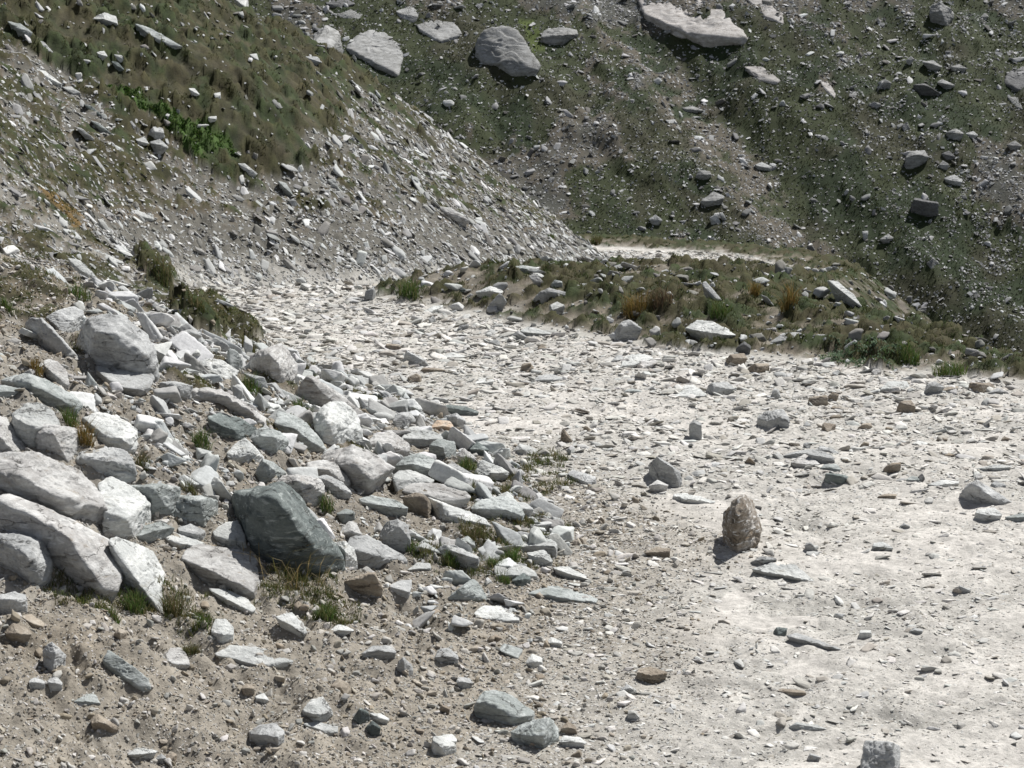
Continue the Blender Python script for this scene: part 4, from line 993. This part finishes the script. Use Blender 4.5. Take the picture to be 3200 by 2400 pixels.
def template(seed, npts):
    """an angular chip: a skewed block with some corners knocked off"""
    rr = np.random.default_rng(seed)
    p = np.array([(x_, y_, z_) for x_ in (-1, 1) for y_ in (-1, 1) for z_ in (-1, 1)], float)
    p = p * rr.uniform(.55, 1.0, (8, 3)) + rr.normal(size=(8, 3)) * .12
    p[:, 0] += .35 * p[:, 2] * rr.normal(); p[:, 1] += .35 * p[:, 2] * rr.normal()
    p = p[rr.permutation(8)[:8 - (seed % 3)]]
    p = np.vstack([p, rr.normal(size=(npts - 8, 3)) * .75]) if npts > 8 else p
    bm = bmesh.new()
    for q in p: bm.verts.new(q)
    bmesh.ops.convex_hull(bm, input=bm.verts)
    loose = [v for v in bm.verts if not v.link_faces]
    bmesh.ops.delete(bm, geom=loose, context='VERTS')
    bmesh.ops.triangulate(bm, faces=bm.faces)
    bm.verts.index_update()
    v = np.array([q.co[:] for q in bm.verts]); f = np.array([[q.index for q in s_.verts] for s_ in bm.faces])
    bm.free()
    v = v - (v.max(0) + v.min(0)) / 2
    return v / np.abs(v).max(0), f
TEMPL = [template(500 + i, 8 if i < 14 else 10) for i in range(24)]

PAL = {'pale': [(.54, .525, .495), (.45, .45, .43), (.58, .56, .52), (.39, .38, .35), (.35, .325, .285)],
       'scree': [(.39, .395, .385), (.27, .27, .26), (.46, .465, .45), (.19, .185, .165), (.57, .57, .555), (.22, .21, .195)],
       'heap': [(.46, .465, .455), (.38, .385, .375), (.54, .545, .53), (.33, .325, .31), (.41, .425, .415), (.58, .58, .565)],
       'brown': [(.34, .305, .25), (.42, .395, .355), (.26, .222, .17), (.50, .48, .45), (.37, .355, .325), (.32, .315, .29)],
       'far': [(.28, .28, .275), (.19, .19, .185), (.40, .40, .395), (.13, .125, .115), (.56, .56, .55)]}

def scatter(N, dlo, dhi, prob, rng, ulim=.41):
    d = np.exp(rng.uniform(math.log(dlo), math.log(dhi), N)); u = rng.uniform(-ulim, ulim, N)
    x = u * d
    keep = rng.random(N) < prob(x, d)
    return x[keep], d[keep]

def weathered(seed, level):
    """the same kind of chip with worn edges and a broken surface, for stones large enough to show it"""
    v, f = template(seed, 8)
    rr = np.random.default_rng(seed + 1)
    P, F = rock_mesh("chip", v * np.array([1, .85, .8]), level, seed, 1.0, 1.1)
    P = P - (P.max(0) + P.min(0)) / 2
    return P / np.abs(P).max(0), F
WORN = [weathered(700 + i, 3) for i in range(14)]
WORN_FINE = [weathered(800 + i, 4) for i in range(12)]

def stones(name, label, cat, x, y, size, pal, rng, flat=(.3, .7), align=False, sink=.12, tilt=.25, long=(1.0, 1.7), big_px=4.5):
    n = len(x)
    z = sample(Z, x, y)
    nr = land_normal(x, y) + rng.normal(size=(n, 3)) * tilt
    nr /= np.linalg.norm(nr, axis=1, keepdims=True)
    if align:
        tx = nr * nr[:, 2:3] - np.array([0, 0, 1.0]); tx = tx + rng.normal(size=(n, 3)) * .25
    else:
        tx = rng.normal(size=(n, 3))
    tx -= nr * (tx * nr).sum(1, keepdims=True); tx /= np.linalg.norm(tx, axis=1, keepdims=True)
    ty = np.cross(nr, tx)
    fl = rng.uniform(*flat, n); lg = rng.uniform(*long, n)
    sx, sy, sz = size * .5 * lg, size * .5, size * .5 * fl
    c = np.stack([x, y, z], 1) + nr * (sz * (1 - 2 * sink))[:, None]
    p = np.array(PAL[pal]); ci = rng.integers(0, len(p), n)
    col = p[ci] * rng.uniform(.82, 1.14, (n, 1)) * rng.uniform(.985, 1.015, (n, 3))
    px = size * F_PX / y
    cls = np.where(px > 15, 2, np.where(px > big_px, 1, 0))
    pick = rng.integers(0, 1 << 20, n)
    VV, FF, CC, SM, base = [], [], [], [], 0
    for g, lib in enumerate((TEMPL, WORN, WORN_FINE)):
        for k, (tv, tf) in enumerate(lib):
            s_ = np.where((cls == g) & (pick % len(lib) == k))[0]
            if not len(s_): continue
            L = tv[None] * np.stack([sx[s_], sy[s_], sz[s_]], 1)[:, None, :]
            W = c[s_][:, None] + L[..., 0:1] * tx[s_][:, None] + L[..., 1:2] * ty[s_][:, None] + L[..., 2:3] * nr[s_][:, None]
            VV.append(W.reshape(-1, 3)); CC.append(np.repeat(col[s_], len(tv), 0))
            f = (tf[None] + (np.arange(len(s_)) * len(tv))[:, None, None] + base).reshape(-1, 3)
            FF.append(f); SM.append(np.full(len(f), g > 0)); base += len(s_) * len(tv)
    me = mesh_from(name, np.concatenate(VV), np.concatenate(FF), {"tone": np.concatenate(CC)})
    me.polygons.foreach_set("use_smooth", np.concatenate(SM))
    return link(name, me, LOOSE, kind="stuff", label=label, cat=cat)

def pareto(n, rng, d, pmin, pmax, alpha, smax):
    s_ = pmin * (1 - rng.random(n)) ** (-1 / alpha)
    return np.minimum(np.minimum(s_, pmax) * d / F_PX, smax * rng.uniform(.7, 1, n))

rg = np.random.default_rng(21)
zone_at = lambda x, y: nearest(ZONE, x, y)
def on_track(x, y):
    return (zone_at(x, y) == 0) * np.clip(1.0 - .62 * sample(DUSTY, x, y) * sst(27, 18, y) - .22 * sst(24, 13, y), .06, 1) * np.where(nearest(dust_flat, x, y), .12, 1)
x, y = scatter(460000, 6.5, 66, on_track, rg)
stones("gravel", "pale broken stones and gravel covering the track", "gravel", x, y, pareto(len(x), rg, y, np.where(y > 16, 1.3, 1.15), 12, np.where(y > 16, 2.0, 2.3), .24), 'pale', rg, (.14, .5), tilt=.2, sink=.32, long=(1.0, 2.0))
def on_near_bank(x, y):
    return (zone_at(x, y) == 1) * (y < 27) * (1 - .75 * sample(VEG, x, y)) + (zone_at(x, y) == 0) * sample(BROWN, x, y) * .8
x, y = scatter(330000, 6.5, 28, on_near_bank, rg)
stones("rubble", "brown gravel, clods and pebbles among the boulders of the left bank", "rubble", x, y, pareto(len(x), rg, y, 1.2, 9, 2.6, .09), 'brown', rg, (.35, .85), tilt=.4, sink=.2)
def among_boulders(x, y):
    return (zone_at(x, y) == 1) * sst(23.5, 21, y) * (1 - nearest(lip | lip2, x, y)) * sst(4.2, 2.5, nearest(dL, x, y)) * sst(10.5, 12.5, y)
x, y = scatter(34000, 9, 27, among_boulders, rg)
clear = np.ones(len(x), bool)
for bx, bd, hw in ROCK_BASES:            # leave room for the boulders themselves
    clear &= ~((np.abs(x - bx) < hw + .05) & (y > bd - .42) & (y < bd + hw))
x, y = x[clear], y[clear]
stones("broken_rock", "heap of pale broken rock filling the gaps between the boulders", "broken rock", x, y, pareto(len(x), rg, y, 3.6, 28, 1.75, .28), 'heap', rg, (.3, .8), tilt=.38, long=(1.0, 1.9))
def on_scree(x, y):
    return (zone_at(x, y) == 1) * (y > 23) * (1 - .92 * nearest(spur_turf | leafy, x, y)) * (1 - .85 * sst(.4, .8, sample(VEG, x, y))) * (.35 + .65 * sst(-.5, .4, sample(n1, x, y) + .5 * sample(n2, x, y)))
x, y = scatter(420000, 23, 62, on_scree, rg, .36)
stones("scree", "grey slaty scree covering the hillside below the turf", "scree", x, y, pareto(len(x), rg, y, 1.3, 11, 2.5, .3), 'scree', rg, (.15, .45), align=True, tilt=.26, long=(1.0, 2.3))
def on_turf(x, y):
    return nearest(spur_turf, x, y) * 1.0
x, y = scatter(5200, 28, 62, on_turf, rg, .36)
stones("turf_stones", "small pale stones showing through the turf of the hillside", "stones", x, y, pareto(len(x), rg, y, 1.6, 7, 2.1, .3) , 'scree', rg, (.3, .6), align=True, tilt=.2, sink=-.05, long=(1.1, 2.0))
def on_verge(x, y):
    return (zone_at(x, y) == 2) * (.35 + .65 * (1 - sample(VEG, x, y))) + (zone_at(x, y) == 3) * (y < 60) * .3
x, y = scatter(34000, 17, 62, on_verge, rg)
stones("verge_stones", "pale stones lying in the grass of the humped verge", "stones", x, y, pareto(len(x), rg, y, 1.6, 13, 1.8, .35), 'scree', rg, (.3, .7), tilt=.3, sink=.0)
def on_far(x, y):
    f = nearest(FAR, x, y)
    v = sample(VEG, x, y)
    cl = sample(far_n2, x, y)
    right = sst(2, 26, x)
    return f * np.clip(.08 + .22 * sst(-.3, .6, cl) + .60 * (1 - v) + .55 * right * sst(-.1, .7, cl + .4 * sample(far_n, x, y)), 0, 1) * .8
x, y = scatter(600000, 64, 160, on_far, rg, .36)
stones("mountain_stones", "countless pale stones scattered over the grassy mountainside", "stones", x, y, pareto(len(x), rg, y, .95, 7, 2.9, .8), 'far', rg, (.2, .6), tilt=.3, sink=.1, long=(1.0, 2.2))

# ------------------------------------------------------------------ grass and herbs
def grass_material():
    m, nt, b = new_mat("grass_blade", .75)
    at = node(nt, "ShaderNodeAttribute", attribute_name="tone")
    nt.links.new(at.outputs[0], b.inputs["Base Color"])
    tr = nt.nodes.new("ShaderNodeBsdfTranslucent")
    nt.links.new(at.outputs[0], tr.inputs["Color"])
    mx = nt.nodes.new("ShaderNodeMixShader"); mx.inputs[0].default_value = .35
    out = nt.nodes["Material Output"]
    nt.links.new(b.outputs[0], mx.inputs[1]); nt.links.new(tr.outputs[0], mx.inputs[2]); nt.links.new(mx.outputs[0], out.inputs[0])
    return m
GRASS = grass_material()

def blades(base, height, width, lean, col, rng):
    """base (n,3); one bent blade each: two bands and a tip"""
    n = len(base)
    az = rng.uniform(0, 2 * math.pi, n)
    out = np.stack([np.cos(az), np.sin(az), np.zeros(n)], 1)
    fa = az + rng.uniform(-1.2, 1.2, n) + math.pi / 2
    side = np.stack([np.cos(fa), np.sin(fa), np.zeros(n)], 1) * (width * .5)[:, None]
    up = np.array([0, 0, 1.0])
    h = height[:, None]; l = (lean * height)[:, None]
    m = base + up * h * .55 + out * l * .35
    tip = base + up * h * (1 - .25 * (l / h) ** 2) + out * l
    low = base - up * h * .06
    V = np.stack([low - side, low + side, m - side * .8, m + side * .8, tip], 1).reshape(-1, 3)
    k = (np.arange(n) * 5)[:, None, None]
    F = (np.array([[0, 1, 3], [0, 3, 2], [2, 3, 4]])[None] + k).reshape(-1, 3)
    return V, F, np.repeat(col, 5, 0)

def clump_blades(cx, cy, rad, nb, hgt, wid, lean, pal, rng):
    """many clumps at once; arrays per clump, nb blades each"""
    n = len(cx)
    r = rad[:, None] * np.sqrt(rng.random((n, nb))); t = rng.uniform(0, 2 * math.pi, (n, nb))
    x = (cx[:, None] + r * np.cos(t)).ravel(); y = (cy[:, None] + r * np.sin(t)).ravel()
    z = sample(Z, x, y)
    h = (hgt[:, None] * rng.uniform(.55, 1.15, (n, nb)) * (1 - .35 * (r / np.maximum(rad[:, None], 1e-4)) ** 2)).ravel()
    w = (wid[:, None] * rng.uniform(.7, 1.3, (n, nb))).ravel()
    p = np.array(pal)
    ci = np.clip((rng.integers(0, len(p), n)[:, None] + (rng.random((n, nb)) < .25) * rng.integers(-2, 3, (n, nb))), 0, len(p) - 1).ravel()
    col = p[ci] * rng.uniform(.75, 1.25, (n * nb, 1)) * np.array((.96, 1.03, .9))
    return blades(np.stack([x, y, z], 1), h, w, rng.uniform(*lean, n * nb), col, rng)

GP = {'turf': [(.052, .053, .018), (.042, .053, .017), (.030, .042, .014), (.068, .059, .025), (.090, .078, .038), (.054, .052, .020)],
      'green': [(.065, .120, .024), (.080, .140, .030), (.055, .100, .022), (.11, .14, .04), (.16, .145, .065)],
      'olive': [(.10, .105, .035), (.13, .115, .05), (.08, .09, .03), (.17, .13, .07), (.065, .085, .025)],
      'verge': [(.062, .070, .024), (.050, .072, .020), (.078, .072, .032), (.045, .064, .018), (.10, .085, .043)],
      'straw': [(.26, .20, .09), (.20, .15, .06), (.30, .24, .13), (.13, .12, .04)],
      'gold': [(.20, .13, .035), (.16, .11, .03), (.11, .10, .03), (.24, .16, .06)],
      'red': [(.10, .065, .045), (.13, .085, .05), (.09, .08, .04), (.15, .11, .065)],
      'far': [(.042, .045, .020), (.035, .042, .018), (.052, .046, .025), (.029, .038, .016)]}
rg = np.random.default_rng(77)

def grass_cover(name, label, x, y, nb, rad, hpx, wpx, hreal, pal, lean=(.2, .9)):
    rad_ = np.full(len(x), rad) * rg.uniform(.5, 1.3, len(x))
    h = np.maximum(hreal * rg.uniform(.6, 1.4, len(x)), hpx * y / F_PX)
    w = np.maximum(wpx * y / F_PX, .004)
    V, F, Cc = clump_blades(x, y, rad_, nb, h, w, lean, GP[pal], rg)
    link(name, mesh_from(name, V, F, {"tone": Cc}), GRASS, kind="stuff", label=label, cat="grass")

x, y = scatter(30000, 27, 62, lambda x, y: (nearest(spur_turf, x, y) | nearest(lip3, x, y)) * (.15 + .85 * sst(-.2, .5, sample(n2, x, y))) * (1 - nearest(leafy, x, y)), rg, .36)
grass_cover("turf_grass", "brown and green turf grass on the upper hillside", x, y, 16, .11, 1.9, .55, .06, 'turf', (.5, 1.4))
x, y = scatter(15000, 24, 62, lambda x, y: (zone_at(x, y) == 1) * ~nearest(spur_turf, x, y) * sst(.35, .8, sample(VEG, x, y)), rg, .36)
grass_cover("hillside_grass", "thin grass sprouting between the scree of the hillside", x, y, 13, .07, 2.4, .5, .07, 'olive')
x, y = scatter(26000, 18, 72, lambda x, y: ((zone_at(x, y) == 2) | ((zone_at(x, y) == 3) & (y < 64))) * sst(.3, .8, sample(VEG, x, y)), rg, .42)
grass_cover("verge_grass", "mixed grass and herbs covering the humped verge", x, y, 16, .09, 2.2, .5, .07, 'verge', (.3, 1.1))
x, y = scatter(6000, 18, 62, lambda x, y: (zone_at(x, y) == 2) * sst(.4, .9, sample(VEG, x, y)) * sst(-.2, .5, sample(n1, x, y)), rg, .42)
grass_cover("red_grass", "reddish seeding grass haze on the verge", x, y, 6, .10, 2.6, .42, .08, 'red', (.1, .5))
x, y = scatter(26000, 9, 27, lambda x, y: (zone_at(x, y) == 1) * sst(.3, .7, sample(VEG, x, y)), rg)
grass_cover("bank_grass", "patchy dry grass on the soil of the left bank", x, y, 16, .06, 2.6, .55, .05, 'olive', (.4, 1.2))
x, y = scatter(70000, 64, 160, lambda x, y: nearest(FAR, x, y) * sst(.5, .8, sample(VEG, x, y)), rg, .36)
grass_cover("mountain_grass", "short dark grass covering the mountainside", x, y, 5, .35, 1.8, .9, .10, 'far', (.4, 1.3))
# sparse sprigs on the gravel between boulders and track
sp = patch(5, "1380,900 1560,880 1800,760 2000,760 1990,950 1800,1000 1780,1100 1920,1180 1900,1380 1650,1480 1300,1480 1050,1400 1350,1200")
x, y = scatter(60000, 9, 22, lambda x, y: nearest(sp, x, y) * (.15 + .85 * sst(-.2, .5, sample(n2, x, y))), rg)
grass_cover("gravel_grass", "sparse grass sprigs on the gravel beside the boulders", x, y, 12, .045, 5.0, .6, .065, 'olive', (.3, 1.0))

sp = patch(6, "250,590 700,650 960,500 1060,650 1300,640 1500,560 1800,540 2028,590 2028,830 1700,830 1500,720 1200,870 900,830 600,800 300,740")
x, y = scatter(60000, 9, 17, lambda x, y: nearest(sp, x, y) * (.10 + .9 * sst(-.1, .5, sample(n2, x, y))), rg)
grass_cover("boulder_grass", "thin olive grass growing along the foot of the boulder pile", x, y, 9, .035, 4.5, .55, .05, 'olive', (.3, 1.0))

def leaf_patch(name, label, cat, M, N, dlo, dhi, pal, hpx, wpx):
    x, y = scatter(N, dlo, dhi, lambda x, y: nearest(M, x, y) * 1.0, rg, .36)
    if not len(x): return
    V, F, Cc = clump_blades(x, y, np.full(len(x), .06), 10, hpx * y / F_PX, wpx * y / F_PX, (.4, 1.4), pal, rg)
    link(name, mesh_from(name, V, F, {"tone": Cc}), GRASS, kind="stuff", label=label, cat=cat)
leaf_patch("leafy_ground_cover", "bright green leafy plants along the stony gully", "ground cover", leafy, 160000, 25, 60,
           [(.046, .092, .016), (.060, .11, .02), (.036, .068, .015), (.080, .105, .03)], 3.0, 1.3)
leaf_patch("rusty_ground_cover", "rust orange low plants on the scree at the left", "ground cover", rusty, 40000, 14, 60,
           [(.14, .085, .025), (.11, .075, .025), (.10, .09, .025)], 2.2, 1.1)
silver = patch(8, "1080,170 1250,130 1450,130 1620,170 1580,230 1400,260 1180,260 1050,230")
leaf_patch("silvery_herbs", "silvery green low herbs at the track's far edge", "ground cover", silver, 60000, 18, 34,
           [(.16, .21, .15), (.20, .25, .19), (.12, .17, .11), (.10, .15, .06)], 3.2, 1.6)

# tufts one can tell apart
TUFTS = """
6|770|770|170|140|green|bright green grass tuft at the foot of the bright white tilted slab
6|990|790|150|190|olive|yellowish grass clump right of the bright white tilted slab
6|1880|810|160|130|green|dark green grass tuft on the gravel below the big dark green boulder
6|1170|850|100|80|green|small fresh tuft above the dusted white slab
6|1090|1010|170|90|olive|sparse olive grass over the rounded cream stone
6|650|800|90|70|green|small green tuft left of the bright green tuft by the white slab
6|1650|620|330|90|olive|low grass under the shadowed face of the big dark green boulder
5|590|1120|110|110|green|lush green tuft right above the big dark green boulder
5|1400|865|130|90|green|bright tuft behind the slim tilted slab
5|1470|1020|190|100|olive|broad grassy patch right of the long smooth tapered boulder
5|1680|930|100|70|olive|thin tuft at the track edge right of the pale rock
5|1310|1420|120|100|green|green tuft in front of the long pitted rock
5|1090|1350|120|90|green|dark tuft right of the squat pale boulder
5|1440|1300|210|120|olive|wide olive grass below the long white slab of the pile
5|1665|1400|100|140|green|spiky dark tuft left of the flat topped white slab
5|1560|1430|140|80|green|green tuft right of the pitted rock end
5|1615|1520|90|70|green|tuft left of the dark fronted cobble
5|1110|735|140|60|green|grass strip in the shade of the smooth white slab
5|450|560|130|130|green|tall green tuft in the gap left of the white block
4|530|1200|140|190|gold|golden brown clump beside the shadowed square tan block
4|440|1070|140|130|green|green tuft between the white topped block and the pale boulder
4|1080|1200|110|70|green|short tuft in front of the small white rocks mid pile
4|1260|1215|160|110|green|green grass below the brilliant topped slab
4|1560|905|200|140|green|long green grass right of the knobbly tan boulder
4|225|740|110|110|gold|orange grass clump at the pale rounded rock
4|480|270|210|130|green|green grassy patch above the rounded grey boulder
4|1010|170|180|130|olive|grass fringe on the overhanging turf bank
4|1230|340|150|90|olive|tuft on the soil bank right of the overhanging turf
4|1560|610|180|130|olive|tuft hanging over the track's inner edge
4|40|340|120|90|green|green tuft at the left edge above the narrow grey slab
4|1910|730|90|70|olive|small tuft at the foot of the blocky pinkish boulder
4|1190|1490|130|120|olive|brown grass behind the green grey striped rock
4|890|1345|120|100|olive|dark tuft right of the lit crested grey boulder
10|1220|480|150|100|gold|orange brown tussock standing out on the hump
10|340|415|110|100|green|green tuft on the left end of the hump
10|1675|400|70|65|gold|brown dome of grass on the outer side of the hump
10|1805|430|90|100|gold|dark brown tussock on the steep outer side of the hump
10|1540|490|110|80|green|dark green tussock on the hump above the long white boulder
10|1310|440|120|90|red|dark reddish grass right of the orange brown tussock
10|890|182|34|30|green|lone round green tuft on the scree nose
10|1060|205|60|50|olive|olive tuft where the scree meets the far track
8|1560|250|180|110|green|vivid green grass right of the silvery herbs
8|1800|330|260|110|green|long green grass on the verge above the bluish grey rock
"""
for row in TUFTS.strip().split('\n'):
    tag, px, py, w_, h_, pal, label = row.split('|')
    tag = int(tag); s_ = .32 / CROP[tag][2]
    q = crop_px(tag, [(float(px), float(py))])
    d = float(ground_hit(q[:, 0], q[:, 1])[0])
    a, dy, dz = ray(q[:, 0], q[:, 1])
    cx, cy = float(d * a[0] / dy[0]), d
    W = float(w_) * s_ / F_PX * d; H = float(h_) * s_ / F_PX * d * 1.05
    cy += W * .25
    nb = int(np.clip(float(w_) * s_ * 7, 60, 420))
    V, F, Cc = clump_blades(np.array([cx]), np.array([cy]), np.array([W * .38]), nb, np.array([H]),
                            np.array([max(.55 * d / F_PX, .0035)]), (.15, .95), GP[pal], rg)
    # every blade takes its own shade of the clump
    p = np.array(GP[pal]); Cc = np.repeat(p[rg.integers(0, len(p), nb)] * rg.uniform(.75, 1.25, (nb, 1)), 5, 0)
    base = np.array([cx, cy, float(sample(Z, [cx], [cy])[0])])
    link("grass_tuft", mesh_from("grass_tuft", V - base, F, {"tone": Cc}), GRASS, kind="thing", label=label, cat="grass tuft",
         group="grass tufts", loc=tuple(base))

# long dry stalks bending below the dark boulder
q = crop_px(6, [(1480, 520), (1560, 560), (1640, 590), (1720, 600), (1780, 600)])
d = ground_hit(q[:, 0], q[:, 1]); a, dy, dz = ray(q[:, 0], q[:, 1])
n = 46
k = rg.integers(0, len(d), n)
bx = (d * a / dy)[k] + rg.normal(size=n) * .05; by = d[k] + rg.normal(size=n) * .05 - .03
V, F, Cc = blades(np.stack([bx, by, sample(Z, bx, by)], 1), rg.uniform(.16, .32, n), np.full(n, .0048), rg.uniform(.7, 1.5, n),
                  np.array(GP['straw'])[rg.integers(0, 4, n)], rg)
base = np.array([bx.mean(), by.mean(), float(sample(Z, [bx.mean()], [by.mean()])[0])])
link("grass_tuft", mesh_from("grass_tuft", V - base, F, {"tone": Cc}), GRASS, kind="thing", cat="grass tuft", group="grass tufts",
     label="long straw coloured stalks bending below the big dark green boulder", loc=tuple(base))
